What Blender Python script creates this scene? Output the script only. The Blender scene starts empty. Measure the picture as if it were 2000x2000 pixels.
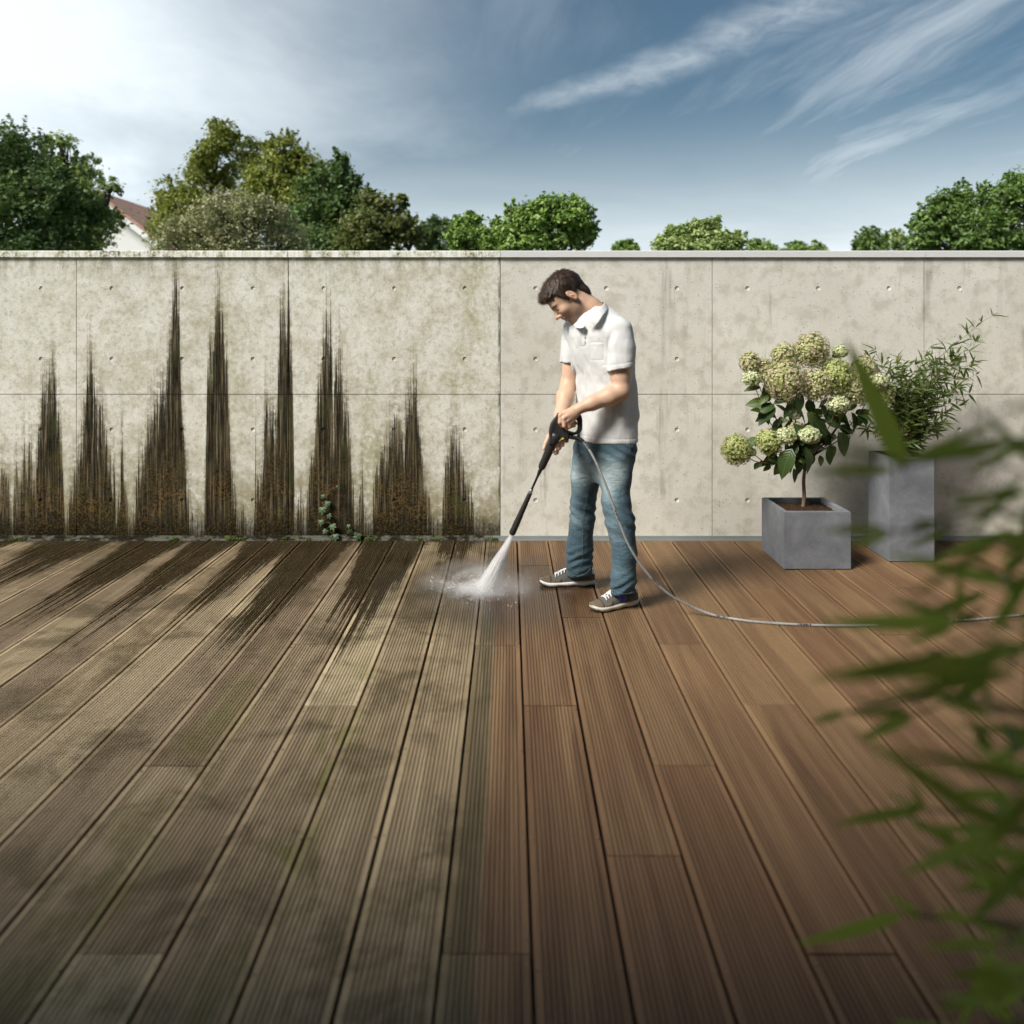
import bpy, bmesh, math, random
import numpy as np
from mathutils import Vector, Matrix, Euler

random.seed(7)
RNG = np.random.default_rng(11)
SC = bpy.context.scene
COL = SC.collection
PI = math.pi

# ------------------------------------------------------------------ camera
CAM_H = 1.42                     # eye height above the deck
FPX, VPX, VPY = 1500.0, 995.0, 646.0   # focal length and horizon point of the 2000 px photograph
cam_d = bpy.data.cameras.new('camera')
cam = bpy.data.objects.new('camera', cam_d)
COL.objects.link(cam)
cam.location = (0, 0, CAM_H)
cam.rotation_euler = (PI / 2, 0, 0)
cam_d.sensor_width = 36.0
cam_d.lens = 36.0 * FPX / 2000.0
cam_d.shift_x = (1000 - VPX) / 2000.0
cam_d.shift_y = (VPY - 1000) / 2000.0
cam_d.clip_start = 0.05
cam_d.clip_end = 5000
cam_d.dof.use_dof = True
cam_d.dof.focus_distance = 5.0
cam_d.dof.aperture_fstop = 1.75
SC.camera = cam

# ------------------------------------------------------------------ sun and sky
SUN = Vector((-0.57, -0.43, 0.70)).normalized()      # direction towards the sun
sun_d = bpy.data.lights.new('sun', 'SUN')
sun_d.energy = 4.0
sun_d.angle = math.radians(20)
sun_d.color = (1.0, 0.95, 0.87)
sun = bpy.data.objects.new('sun', sun_d)
COL.objects.link(sun)
sun.rotation_euler = SUN.to_track_quat('Z', 'Y').to_euler()
sun.location = (-6, -5, 9)

SC.view_settings.view_transform = 'Standard'
SC.view_settings.look = 'None'
SC.view_settings.gamma = 1
SC.view_settings.exposure = 0.58
SC.cycles.use_denoising = True
SC.cycles.max_bounces = 6
SC.cycles.diffuse_bounces = 3
SC.cycles.glossy_bounces = 2
SC.cycles.transmission_bounces = 4
SC.cycles.use_adaptive_sampling = True
SC.cycles.adaptive_threshold = 0.03
SC.cycles.adaptive_min_samples = 16
SC.cycles.transparent_max_bounces = 16
SC.cycles.volume_bounces = 6
SC.cycles.volume_max_steps = 256


def at(u, v, Y):
    """point of the place seen at (u, v) of the photograph at depth Y"""
    return np.array([(u - VPX) * Y / FPX, Y, CAM_H - (v - VPY) * Y / FPX])


# ------------------------------------------------------------------ node helper
class G:
    def __init__(self, nt):
        self.nt = nt
        self.geo = None

    def node(self, t, **props):
        n = self.nt.nodes.new(t)
        for k, v in props.items():
            setattr(n, k, v)
        return n

    def put(self, sock, val):
        if val is None:
            return
        if isinstance(val, bpy.types.NodeSocket):
            self.nt.links.new(val, sock)
        else:
            if sock.type == 'RGBA' and hasattr(val, '__len__') and len(val) == 3:
                val = (*val, 1)
            sock.default_value = val

    def m(self, op, a, b=None, c=None, clamp=False):
        n = self.node('ShaderNodeMath', operation=op, use_clamp=clamp)
        self.put(n.inputs[0], a); self.put(n.inputs[1], b); self.put(n.inputs[2], c)
        return n.outputs[0]

    def add(self, a, b): return self.m('ADD', a, b)
    def sub(self, a, b): return self.m('SUBTRACT', a, b)
    def mul(self, a, b): return self.m('MULTIPLY', a, b)
    def div(self, a, b): return self.m('DIVIDE', a, b)
    def mx(self, a, b): return self.m('MAXIMUM', a, b)
    def mn(self, a, b): return self.m('MINIMUM', a, b)

    def vm(self, op, a, b=None):
        n = self.node('ShaderNodeVectorMath', operation=op)
        self.put(n.inputs[0], a); self.put(n.inputs[1], b)
        return n.outputs['Value'] if op in ('DOT_PRODUCT', 'LENGTH', 'DISTANCE') else n.outputs[0]

    def mix(self, f, a, b, mode='MIX'):
        n = self.node('ShaderNodeMix', data_type='RGBA', blend_type=mode)
        self.put(n.inputs[0], f); self.put(n.inputs[6], a); self.put(n.inputs[7], b)
        return n.outputs[2]

    def mixf(self, f, a, b):
        n = self.node('ShaderNodeMix', data_type='FLOAT')
        self.put(n.inputs[0], f); self.put(n.inputs[2], a); self.put(n.inputs[3], b)
        return n.outputs[0]

    def ss(self, x, e0, e1, lo=0.0, hi=1.0):
        n = self.node('ShaderNodeMapRange', interpolation_type='SMOOTHSTEP')
        self.put(n.inputs[0], x); self.put(n.inputs[1], e0); self.put(n.inputs[2], e1)
        self.put(n.inputs[3], lo); self.put(n.inputs[4], hi)
        return n.outputs[0]

    def lin(self, x, e0, e1, lo=0.0, hi=1.0):
        n = self.node('ShaderNodeMapRange')
        self.put(n.inputs[0], x); self.put(n.inputs[1], e0); self.put(n.inputs[2], e1)
        self.put(n.inputs[3], lo); self.put(n.inputs[4], hi)
        return n.outputs[0]

    def noise(self, vec, scale=5.0, detail=3.0, rough=0.55, dist=0.0):
        n = self.node('ShaderNodeTexNoise')
        self.put(n.inputs['Vector'], vec); self.put(n.inputs['Scale'], scale)
        self.put(n.inputs['Detail'], detail); self.put(n.inputs['Roughness'], rough)
        self.put(n.inputs['Distortion'], dist)
        return n.outputs[0]

    def noise1(self, w, scale=5.0, detail=2.0, rough=0.5):
        n = self.node('ShaderNodeTexNoise', noise_dimensions='1D')
        self.put(n.inputs['W'], w); self.put(n.inputs['Scale'], scale)
        self.put(n.inputs['Detail'], detail); self.put(n.inputs['Roughness'], rough)
        return n.outputs[0]

    def voro(self, vec, scale=5.0, feature='F1', rnd=1.0, out=0):
        n = self.node('ShaderNodeTexVoronoi', feature=feature)
        self.put(n.inputs['Vector'], vec); self.put(n.inputs['Scale'], scale)
        self.put(n.inputs['Randomness'], rnd)
        return n.outputs[out]

    def white(self, vec):
        n = self.node('ShaderNodeTexWhiteNoise')
        self.put(n.inputs['Vector'], vec)
        return n.outputs[0]

    def xyz(self, vec):
        n = self.node('ShaderNodeSeparateXYZ'); self.put(n.inputs[0], vec)
        return n.outputs[0], n.outputs[1], n.outputs[2]

    def vec(self, x, y, z):
        n = self.node('ShaderNodeCombineXYZ')
        self.put(n.inputs[0], x); self.put(n.inputs[1], y); self.put(n.inputs[2], z)
        return n.outputs[0]

    def ramp(self, f, stops, interp='LINEAR'):
        n = self.node('ShaderNodeValToRGB')
        cr = n.color_ramp; cr.interpolation = interp
        while len(cr.elements) < len(stops):
            cr.elements.new(0.5)
        for e, (p, c) in zip(cr.elements, stops):
            e.position = p
            e.color = (*c, 1) if hasattr(c, '__len__') else (c, c, c, 1)
        self.put(n.inputs[0], f)
        return n.outputs[0]

    def curve(self, x, pts):
        """float curve through pts (x and y both within 0..1)"""
        n = self.node('ShaderNodeFloatCurve')
        c = n.mapping.curves[0]
        n.mapping.use_clip = False
        pts = sorted(pts)
        while len(c.points) < len(pts):
            c.points.new(0.5, 0.5)
        for p, (a, b) in zip(c.points, pts):
            p.location = (a, b); p.handle_type = 'VECTOR'
        n.mapping.update()
        n.inputs[0].default_value = 1.0
        self.put(n.inputs[1], x)
        return n.outputs[0]

    def pos(self):
        if self.geo is None:
            self.geo = self.node('ShaderNodeNewGeometry')
        return self.geo.outputs['Position']

    def island(self):
        self.pos()
        return self.geo.outputs['Random Per Island']

    def rand(self):
        return self.node('ShaderNodeObjectInfo').outputs['Random']

    def attr(self, name, out=0):
        n = self.node('ShaderNodeAttribute'); n.attribute_name = name
        return n.outputs[out]

    def bump(self, h, strength=0.3, dist=0.01):
        n = self.node('ShaderNodeBump')
        self.put(n.inputs['Height'], h); n.inputs['Strength'].default_value = strength
        n.inputs['Distance'].default_value = dist
        return n.outputs[0]


def new_mat(name):
    m = bpy.data.materials.new(name)
    m.use_nodes = True
    nt = m.node_tree
    nt.nodes.clear()
    out = nt.nodes.new('ShaderNodeOutputMaterial')
    g = G(nt)
    g.out = out
    return m, g


def principled(g, color, rough=0.6, metal=0.0, normal=None, spec=0.5, **kw):
    b = g.node('ShaderNodeBsdfPrincipled')
    g.put(b.inputs['Base Color'], color)
    g.put(b.inputs['Roughness'], rough)
    g.put(b.inputs['Metallic'], metal)
    g.put(b.inputs['Specular IOR Level'], spec)
    g.put(b.inputs['Normal'], normal)
    for k, v in kw.items():
        g.put(b.inputs[k.replace('_', ' ')], v)
    g.nt.links.new(b.outputs[0], g.out.inputs[0])
    return b


def leaf_shader(g, color, rough=0.45, trans=0.35, tcol=None, normal=None):
    b = g.node('ShaderNodeBsdfPrincipled')
    g.put(b.inputs['Base Color'], color)
    g.put(b.inputs['Roughness'], rough)
    g.put(b.inputs['Specular IOR Level'], 0.35)
    g.put(b.inputs['Normal'], normal)
    t = g.node('ShaderNodeBsdfTranslucent')
    g.put(t.inputs[0], tcol if tcol is not None else color)
    mx = g.node('ShaderNodeMixShader')
    mx.inputs[0].default_value = trans
    g.nt.links.new(b.outputs[0], mx.inputs[1]); g.nt.links.new(t.outputs[0], mx.inputs[2])
    g.nt.links.new(mx.outputs[0], g.out.inputs[0])


# ------------------------------------------------------------------ object helpers
WLOC = {}


def tag(o, label=None, cat=None, group=None, kind=None):
    if label: o['label'] = label
    if cat: o['category'] = cat
    if group: o['group'] = group
    if kind: o['kind'] = kind
    return o


def empty(name, loc, **kw):
    o = bpy.data.objects.new(name, None)
    COL.objects.link(o)
    o.location = loc
    o.empty_display_size = 0.1
    WLOC[o.name] = Vector(loc)
    return tag(o, **kw)


def wloc(o):
    return WLOC.get(o.name, Vector((0, 0, 0))) if o is not None else Vector((0, 0, 0))


def mesh(name, verts, faces, smooth=True):
    me = bpy.data.meshes.new(name)
    verts = np.asarray(verts, dtype=np.float32)
    if isinstance(faces, np.ndarray):
        n, k = faces.shape
        me.vertices.add(len(verts))
        me.vertices.foreach_set('co', verts.ravel())
        me.loops.add(n * k)
        me.loops.foreach_set('vertex_index', faces.astype(np.int32).ravel())
        me.polygons.add(n)
        me.polygons.foreach_set('loop_start', np.arange(0, n * k, k, dtype=np.int32))
        me.polygons.foreach_set('loop_total', np.full(n, k, dtype=np.int32))
        me.update(calc_edges=True)
        me.validate()
    else:
        me.from_pydata([tuple(v) for v in verts], [], faces)
        me.update()
    if smooth:
        me.polygons.foreach_set('use_smooth', np.ones(len(me.polygons), dtype=bool))
    return me


def link(name, me, mat=None, parent=None, M=None, **kw):
    """one mesh object; M places it in the world (identity: vertices are in world space)"""
    o = bpy.data.objects.new(name, me)
    COL.objects.link(o)
    if mat is not None and not me.materials:
        me.materials.append(mat)
    if M is None:
        M = Matrix.Identity(4)
    WLOC[o.name] = M.translation.copy()
    if parent is not None:
        o.parent = parent
        o.matrix_local = Matrix.Translation(-wloc(parent)) @ M
    else:
        o.matrix_world = M
    return tag(o, **kw)


def mk(name, verts, faces, mat, parent=None, smooth=True, **kw):
    return link(name, mesh(name, verts, faces, smooth), mat, parent, **kw)


class MB:
    """collects simple solids into one mesh"""
    def __init__(self):
        self.v, self.f = [], []

    def raw(self, v, f):
        o = len(self.v)
        self.v += [tuple(p) for p in v]
        self.f += [tuple(i + o for i in q) for q in f]
        return self

    def box(self, x0, x1, y0, y1, z0, z1):
        v = [(x, y, z) for z in (z0, z1) for y in (y0, y1) for x in (x0, x1)]
        f = [(0, 2, 3, 1), (4, 5, 7, 6), (0, 1, 5, 4), (2, 6, 7, 3), (0, 4, 6, 2), (1, 3, 7, 5)]
        return self.raw(v, f)

    def tube(self, pts, rad, seg=8, caps=True):
        v, f = tube(pts, rad, seg, caps)
        return self.raw(v, f)


def tube(pts, rad, seg=8, caps=True, flat=None):
    pts = [np.array(p, float) for p in pts]
    n = len(pts)
    if not hasattr(rad, '__len__'):
        rad = [rad] * n
    v, f = [], []
    prev = None
    for i in range(n):
        d = pts[min(i + 1, n - 1)] - pts[max(i - 1, 0)]
        d = d / (np.linalg.norm(d) + 1e-9)
        if prev is None:
            a = np.array([0, 0, 1.0]) if abs(d[2]) < 0.9 else np.array([1.0, 0, 0])
            s = np.cross(d, a)
        else:
            s = prev - d * np.dot(prev, d)
        s /= np.linalg.norm(s) + 1e-9
        prev = s
        t = np.cross(d, s)
        for k in range(seg):
            an = 2 * PI * k / seg
            v.append(pts[i] + rad[i] * (math.cos(an) * s + math.sin(an) * t))
    for i in range(n - 1):
        for k in range(seg):
            a, b = i * seg + k, i * seg + (k + 1) % seg
            f.append((a, b, b + seg, a + seg))
    if caps:
        f.append(tuple(range(seg))[::-1])
        f.append(tuple((n - 1) * seg + k for k in range(seg)))
    return v, f


def spline(pts, n=8):
    """Catmull-Rom through pts"""
    P = [np.array(p, float) for p in pts]
    P = [2 * P[0] - P[1]] + P + [2 * P[-1] - P[-2]]
    out = []
    for i in range(1, len(P) - 2):
        for k in range(n):
            t = k / n
            a, b, c, d = P[i - 1], P[i], P[i + 1], P[i + 2]
            out.append(0.5 * ((2 * b) + (-a + c) * t + (2 * a - 5 * b + 4 * c - d) * t * t + (-a + 3 * b - 3 * c + d) * t ** 3))
    out.append(P[-2])
    return out


def basis(x, y, z, loc, s=1.0):
    """4x4 matrix with the given column axes"""
    M = Matrix.Identity(4)
    for i, c in enumerate((x, y, z)):
        for r in range(3):
            M[r][i] = c[r] * s
    for r in range(3):
        M[r][3] = loc[r]
    return M


def frame(d, up=(0, 0, 1), roll=0.0):
    """right-handed axes with y along d and z near up"""
    d = Vector(d).normalized(); u = Vector(up)
    x = d.cross(u)
    if x.length < 1e-4:
        x = d.cross(Vector((1, 0, 0)))
    x.normalize()
    z = x.cross(d)
    if roll:
        q = Matrix.Rotation(roll, 3, d)
        x, z = q @ x, q @ z
    return x, d, z


_lat = np.random.default_rng(77).random((32, 32, 32)).astype(np.float32)


def vnoise(P):
    """smooth value noise, -1..1"""
    i = np.floor(P).astype(int); f = P - i
    f = f * f * (3 - 2 * f)
    i &= 31; j = (i + 1) & 31
    r = 0
    for a in (0, 1):
        for b in (0, 1):
            for c in (0, 1):
                w = (f[..., 0] if a else 1 - f[..., 0]) * (f[..., 1] if b else 1 - f[..., 1]) * (f[..., 2] if c else 1 - f[..., 2])
                r = r + w * _lat[(j if a else i)[..., 0], (j if b else i)[..., 1], (j if c else i)[..., 2]]
    return r * 2 - 1


# ------------------------------------------------------------------ world
def build_world():
    w = bpy.data.worlds.new('World')
    SC.world = w
    w.use_nodes = True
    w.cycles.sampling_method = 'MANUAL'
    w.cycles.sample_map_resolution = 256
    nt = w.node_tree
    nt.nodes.clear()
    g = G(nt)
    out = g.node('ShaderNodeOutputWorld')
    bg = g.node('ShaderNodeBackground')
    sky = g.node('ShaderNodeTexSky', sky_type='NISHITA')
    sky.sun_disc = False
    sky.sun_elevation = math.asin(SUN.z)
    sky.sun_rotation = math.atan2(SUN.x, SUN.y)
    sky.air_density = 1.25
    sky.dust_density = 1.2
    sky.ozone_density = 2.2
    sky.altitude = 100
    d = g.node('ShaderNodeTexCoord').outputs['Generated']
    dn = g.vm('NORMALIZE', d)
    x, y, z = g.xyz(dn)
    # cirrus seen on a flat layer overhead
    zz = g.add(g.mx(z, 0.0), 0.12)
    p = g.vec(g.div(x, zz), g.div(y, zz), 0.0)
    across = g.vm('DOT_PRODUCT', p, (0.98, 0.21, 0.0)); down = g.vm('DOT_PRODUCT', p, (0.21, -0.98, 0.0))
    curl = g.mul(g.noise(p, 0.8, 3, 0.5, 0.0), 0.9)
    n1 = g.noise(g.vec(g.add(g.mul(across, 2.3), curl), g.add(g.mul(down, 0.42), 4.0), 0.0), 1.0, 8, 0.66, 0.5)
    n2 = g.noise(p, 0.42, 3, 0.5, 0.2)
    # fibres fan out where the air is moist: a broad patch over the right of the view
    pc = Vector(((1860 - VPX) / FPX, 1, (VPY - 170) / FPX)).normalized()
    patch = g.ss(g.vm('DISTANCE', dn, tuple(pc)), 0.40, 0.06)
    wisps = g.mul(g.ss(n1, 0.38, 0.70), g.mx(g.mul(g.ss(n2, 0.46, 0.64), 0.75), patch))
    # thin veil: thicker towards the sun and towards the horizon
    glow = Vector((-0.663, 1.0, 0.39)).normalized()
    sd = g.vm('DOT_PRODUCT', dn, tuple(glow))
    ang = g.m('ARCCOSINE', sd)
    soft = g.noise(p, 0.7, 6, 0.62, 0.6)
    veil = g.lin(g.add(ang, g.mul(g.sub(soft, 0.5), 0.30)), 0.0, 0.72, 1.0, 0.0)
    veil = g.m('POWER', g.mx(veil, 0.0), 1.75)
    hz = g.mul(g.ss(z, 0.30, 0.01), g.lin(soft, 0.3, 0.7, 0.75, 1.1))
    thin = g.mul(g.ss(g.noise(g.vec(g.mul(across, 1.1), g.mul(down, 0.5), 2.0), 1.0, 7, 0.62, 0.6), 0.40, 0.72), 0.24)
    veil = g.mx(g.add(veil, g.mul(thin, g.ss(ang, 0.75, 0.25))), g.mul(hz, 0.90))
    # one long drawn-out cirrus streak (a band along a great circle)
    d1 = Vector(((1640 - VPX) / FPX, 1, VPY / FPX)).normalized()
    d2 = Vector(((960 - VPX) / FPX, 1, (VPY - 242) / FPX)).normalized()
    nrm = d1.cross(d2).normalized()
    along = (d1 - d2).normalized()
    t = g.vm('DOT_PRODUCT', dn, tuple(along))
    t0, t1 = d2.dot(along), d1.dot(along)
    e = g.vm('DOT_PRODUCT', dn, tuple(nrm))
    wig = g.noise(dn, 7.0, 4, 0.55, 0.3)
    e = g.add(e, g.mul(g.sub(wig, 0.5), 0.050))
    wid = g.lin(t, t0, t1, 0.020, 0.040)
    band = g.ss(g.m('ABSOLUTE', e), wid, 0.0)
    band = g.mul(band, g.ss(t, t0 - 0.05, t0 + 0.14))
    band = g.mul(band, g.lin(g.noise(g.vm('MULTIPLY', dn, (14.0, 14.0, 40.0)), 1.0, 6, 0.66, 0.4), 0.34, 0.64, 0.25, 1.0))
    cl = g.mx(g.mx(g.mul(wisps, 0.50), veil), g.mul(band, 0.44))
    cl = g.m('MINIMUM', cl, 1.0)
    bright = g.add(g.lin(ang, 0.0, 0.6, 7.4, 6.0), g.mul(g.ss(z, 0.30, 0.02), 2.2))
    cloud = g.vm('MULTIPLY', g.vec(0.90, 0.985, 1.04), g.vec(bright, bright, bright))
    hs = g.node('ShaderNodeHueSaturation'); hs.inputs['Saturation'].default_value = 1.08; hs.inputs['Value'].default_value = 0.46
    hs.inputs['Hue'].default_value = 0.488
    g.put(hs.inputs['Color'], sky.outputs[0])
    col = g.mix(cl, hs.outputs[0], cloud)
    g.put(bg.inputs[0], col)
    bg.inputs[1].default_value = 0.10
    nt.links.new(bg.outputs[0], out.inputs[0])


build_world()
# ------------------------------------------------------------------ ground, deck and wall
WALL_Y = 2130.0 / 409.0           # front face of the wall
WPX = 409.0 / CAM_H               # photograph pixels per metre on the wall
EDGE_X = (977 - VPX) / WPX        # border between uncleaned and cleaned side


def wx(u): return (u - VPX) / WPX
def wz(v): return (1055 - v) / WPX
def gy(v): return FPX * CAM_H / (v - VPY)


# heights of the black run marks on the wall, read along the wall (pixel column, pixel row)
_s = 0.5176
MARKS = [(0, 850), (20, 820), (40, 900), (45, 1040), (60, 760), (72, 900), (90, 690), (100, 850), (110, 700), (125, 800), (140, 720),
         (150, 590), (165, 470), (180, 470), (197, 380), (205, 430), (216, 560), (230, 650), (238, 850), (246, 1060), (262, 900), (290, 810),
         (300, 700), (315, 590), (330, 450), (340, 345), (350, 450), (362, 560), (375, 515), (388, 560), (395, 660), (410, 690), (420, 800),
         (432, 790), (440, 950), (450, 850), (462, 675), (470, 850), (485, 980), (496, 1062), (510, 880), (530, 760), (545, 730), (560, 585),
         (570, 600), (582, 600), (595, 500), (608, 460), (622, 540), (632, 380), (645, 250), (658, 50), (668, 100), (675, 140), (682, 380),
         (690, 600), (700, 760), (715, 900), (725, 1000), (745, 1062), (765, 1056), (778, 700), (785, 310), (800, 330), (812, 200), (832, 130),
         (840, 200), (850, 450), (858, 360), (865, 620), (875, 830), (890, 900), (900, 1000), (915, 960), (930, 1030), (955, 1062), (970, 830),
         (985, 830), (1003, 520), (1012, 580), (1030, 560), (1045, 560), (1055, 240), (1072, 140), (1080, 300), (1087, 45), (1095, 300),
         (1105, 450), (1112, 1010), (1135, 890), (1150, 1000), (1165, 850), (1185, 740), (1200, 510), (1215, 390), (1228, 240), (1237, 215),
         (1250, 270), (1258, 560), (1268, 370), (1280, 380), (1290, 400), (1298, 510), (1312, 540), (1320, 690), (1335, 900), (1350, 980),
         (1366, 820), (1375, 950), (1400, 1060), (1410, 870), (1430, 780), (1460, 690), (1480, 640), (1500, 610), (1520, 650), (1535, 560),
         (1550, 500), (1560, 470), (1570, 520), (1580, 620), (1595, 740), (1605, 860), (1625, 950), (1640, 1060), (1665, 1040), (1680, 800),
         (1700, 700), (1712, 660), (1725, 690), (1740, 760), (1755, 840), (1775, 880), (1790, 1000), (1810, 1000), (1850, 1040), (1888, 1050)]
MARKS = [(wx(a * _s), (1098 - b) * _s / WPX) for a, b in MARKS]
# how far the dirt runs out from the wall over the deck (x on the wall, metres towards the viewer)
RUNS = [(-4.6, .3), (-4.2, 1.2), (-3.9, .3), (-3.7, .2), (-3.55, .7), (-3.40, .75), (-3.30, .06), (-3.20, .05), (-3.10, .55), (-3.0, .95), (-2.86, 1.1), (-2.72, .5), (-2.66, .08), (-2.58, .05),
        (-2.54, .5), (-2.46, 1.25), (-2.36, 1.45), (-2.26, 1.2), (-2.19, .3), (-2.15, .05), (-2.12, .4), (-2.05, 1.55), (-1.97, 1.7), (-1.90, 1.1), (-1.84, .3),
        (-1.80, .06), (-1.74, .4), (-1.66, 1.35), (-1.58, 1.5), (-1.50, .9), (-1.45, .35), (-1.41, .9), (-1.34, 1.75), (-1.27, 1.95), (-1.18, 1.6), (-1.10, .8),
        (-1.05, .15), (-1.01, .06), (-.95, .5), (-.88, 1.5), (-.80, 1.75), (-.72, 1.8), (-.64, 1.2), (-.58, .4), (-.54, .05), (-.48, .1), (-.44, .55),
        (-.37, .6), (-.30, .5), (-.25, .2), (-.2, .08), (-.06, .05)]


def lut(g, x, pts, x0, x1, ymax):
    t = g.lin(x, x0, x1)
    pp = [((a - x0) / (x1 - x0), b / ymax) for a, b in pts if x0 - 0.15 <= a <= x1 + 0.15]
    pp = [(min(max(a, 0), 1), b) for a, b in pp]
    return g.mul(g.curve(t, pp), ymax)


def mat_concrete():
    m, g = new_mat('fair_faced_concrete')
    P = g.pos()
    x, y, z = g.xyz(P)
    # --- clean concrete
    big = g.noise(P, 1.6, 5, 0.6)
    mid = g.noise(P, 9, 5, 0.62)
    fine = g.noise(P, 90, 4, 0.7)
    streakv = g.vec(g.mul(x, 9.0), y, g.mul(z, 0.75))
    streak = g.noise(streakv, 1.0, 5, 0.65)
    c = g.ramp(big, [(0.3, (0.60, 0.58, 0.51)), (0.7, (0.715, 0.695, 0.63))])
    c = g.mix(g.mul(g.ss(mid, 0.46, 0.66), 0.55), c, (0.45, 0.42, 0.34))
    c = g.mix(g.mul(g.mul(g.ss(streak, 0.54, 0.72), g.ss(big, 0.40, 0.58)), 0.75), c, (0.30, 0.28, 0.225))
    c = g.mix(g.mul(g.ss(fine, 0.5, 0.75), 0.38), c, (0.36, 0.335, 0.27))
    # air holes
    vd = g.voro(P, 42, rnd=1.0)
    vr = g.voro(P, 42, rnd=1.0, out=1)
    vrx = g.xyz(vr)[0]
    pore = g.mul(g.ss(vd, 0.17, 0.08), g.m('GREATER_THAN', vrx, 0.76))
    vd2 = g.voro(P, 130, rnd=1.0)
    pore2 = g.mul(g.ss(vd2, 0.22, 0.1), g.m('GREATER_THAN', g.xyz(g.voro(P, 130, rnd=1.0, out=1))[1], 0.62))
    c = g.mix(g.mul(pore, 0.75), c, (0.07, 0.065, 0.055))
    c = g.mix(g.mul(pore2, 0.5), c, (0.12, 0.11, 0.09))
    # formwork joints stay a little darker
    # --- uncleaned side
    dirty = g.ss(x, EDGE_X + 0.001, EDGE_X - 0.004)
    crack = g.voro(g.vm('ADD', P, g.vm('SCALE', g.vec(mid, fine, mid), None)), 26, feature='DISTANCE_TO_EDGE')
    crackm = g.mul(g.ss(crack, 0.05, 0.0), g.ss(big, 0.40, 0.62))
    mot = g.noise(P, 7.0, 8, 0.74)
    mot2 = g.noise(P, 30, 5, 0.75)
    dc = g.ramp(mot, [(0.34, (0.79, 0.78, 0.72)), (0.50, (0.70, 0.685, 0.605)), (0.62, (0.57, 0.545, 0.44)), (0.76, (0.36, 0.335, 0.235))])
    dc = g.mix(g.mul(g.ss(mot2, 0.48, 0.68), 0.45), dc, (0.25, 0.24, 0.16))
    dc = g.mix(g.mul(g.ss(g.noise(P, 150, 4, 0.8), 0.52, 0.66), 0.50), dc, (0.20, 0.19, 0.12))
    grn = g.mul(g.ss(g.noise(g.vec(g.mul(x, 2.2), 0, g.mul(z, 0.9)), 1.3, 5, 0.65), 0.46, 0.66), g.ss(x, -3.6, -0.6))
    dc = g.mix(g.mul(g.mul(grn, 0.6), g.ss(mot2, 0.34, 0.56)), dc, (0.34, 0.335, 0.17))
    topd = g.mul(g.ss(z, 1.70, 1.93), g.ss(g.noise(g.vec(g.mul(x, 16), 0, g.mul(z, 3)), 1, 5, 0.7), 0.42, 0.66))
    dc = g.mix(g.mul(topd, 0.6), dc, (0.20, 0.18, 0.10))
    dc = g.mix(g.mul(crackm, 0.5), dc, (0.16, 0.15, 0.09))
    dc = g.mix(g.mul(pore, 0.6), dc, (0.07, 0.065, 0.05))
    dc = g.mix(g.mul(pore2, 0.5), dc, (0.12, 0.115, 0.07))
    # run marks
    xm = wx(500)
    x0, x1 = wx(0), EDGE_X
    hl = lut(g, x, MARKS, x0, xm, 2.0)
    hr = lut(g, x, MARKS, xm, x1, 2.0)
    H = g.mixf(g.m('GREATER_THAN', x, xm), hl, hr)
    H = g.mx(H, g.add(0.03, g.mul(g.noise1(x, 7, 4, 0.7), 0.20)))
    j1 = g.noise1(x, 55, 3, 0.7)
    j2 = g.white(g.vec(g.m('FLOOR', g.mul(x, 210)), 0.0, 0.0))
    H2 = g.mul(H, g.add(0.98, g.mul(g.sub(j1, 0.5), 0.36)))
    H2 = g.mul(H2, g.add(0.90, g.mul(j2, 0.16)))
    H2 = g.add(H2, 0.012)
    rag = g.noise(g.vec(g.mul(x, 85), 0, g.mul(z, 26)), 1, 5, 0.75)
    d = g.add(g.sub(H2, z), g.mul(g.sub(rag, 0.5), 0.16))
    mask = g.ss(d, -0.004, 0.030)
    halo = g.mul(g.ss(d, -0.34, 0.02), g.ss(g.noise(P, 20, 6, 0.78), 0.40, 0.58))
    dc = g.mix(g.mul(halo, 0.70), dc, (0.185, 0.155, 0.072))
    col_n = g.noise(g.vec(g.mul(x, 62), 0, g.mul(z, 2.0)), 1, 6, 0.75)
    thin = g.ss(g.add(g.mul(d, 0.55), g.sub(g.noise(g.vec(g.mul(x, 75), 3.0, g.mul(z, 1.3)), 1, 4, 0.7), 0.50)), -0.03, 0.10)
    grit = g.noise(P, 150, 4, 0.8)
    mask = g.mul(mask, g.lin(thin, 0, 1, 0.22, 1.0))
    mask = g.mul(mask, g.lin(g.ss(g.add(grit, g.mul(d, 0.5)), 0.36, 0.56), 0, 1, 0.45, 1.0))
    sc = g.ramp(col_n, [(0.42, (0.003, 0.003, 0.002)), (0.475, (0.014, 0.012, 0.006)), (0.53, (0.050, 0.040, 0.022)), (0.61, (0.16, 0.125, 0.072))])
    och = g.mul(g.ss(z, 0.9, 0.1), g.ss(g.noise(P, 7, 4, 0.6), 0.36, 0.62))
    sc = g.mix(g.mul(och, 0.62), sc, g.mix(g.ss(g.noise(P, 75, 5, 0.8), 0.44, 0.60), (0.003, 0.002, 0.001), (0.21, 0.13, 0.042)))
    grn2 = g.mul(g.ss(g.noise(P, 5, 4, 0.6), 0.52, 0.7), 0.6)
    sc = g.mix(grn2, sc, (0.05, 0.062, 0.018))
    foot = g.mul(g.ss(g.add(z, g.mul(g.sub(rag, 0.5), 0.30)), 0.25, 0.03), 0.96)
    sc = g.mix(foot, sc, g.mix(g.ss(g.noise(P, 75, 5, 0.8), 0.50, 0.66), (0.005, 0.004, 0.002), (0.09, 0.06, 0.02)))
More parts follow.
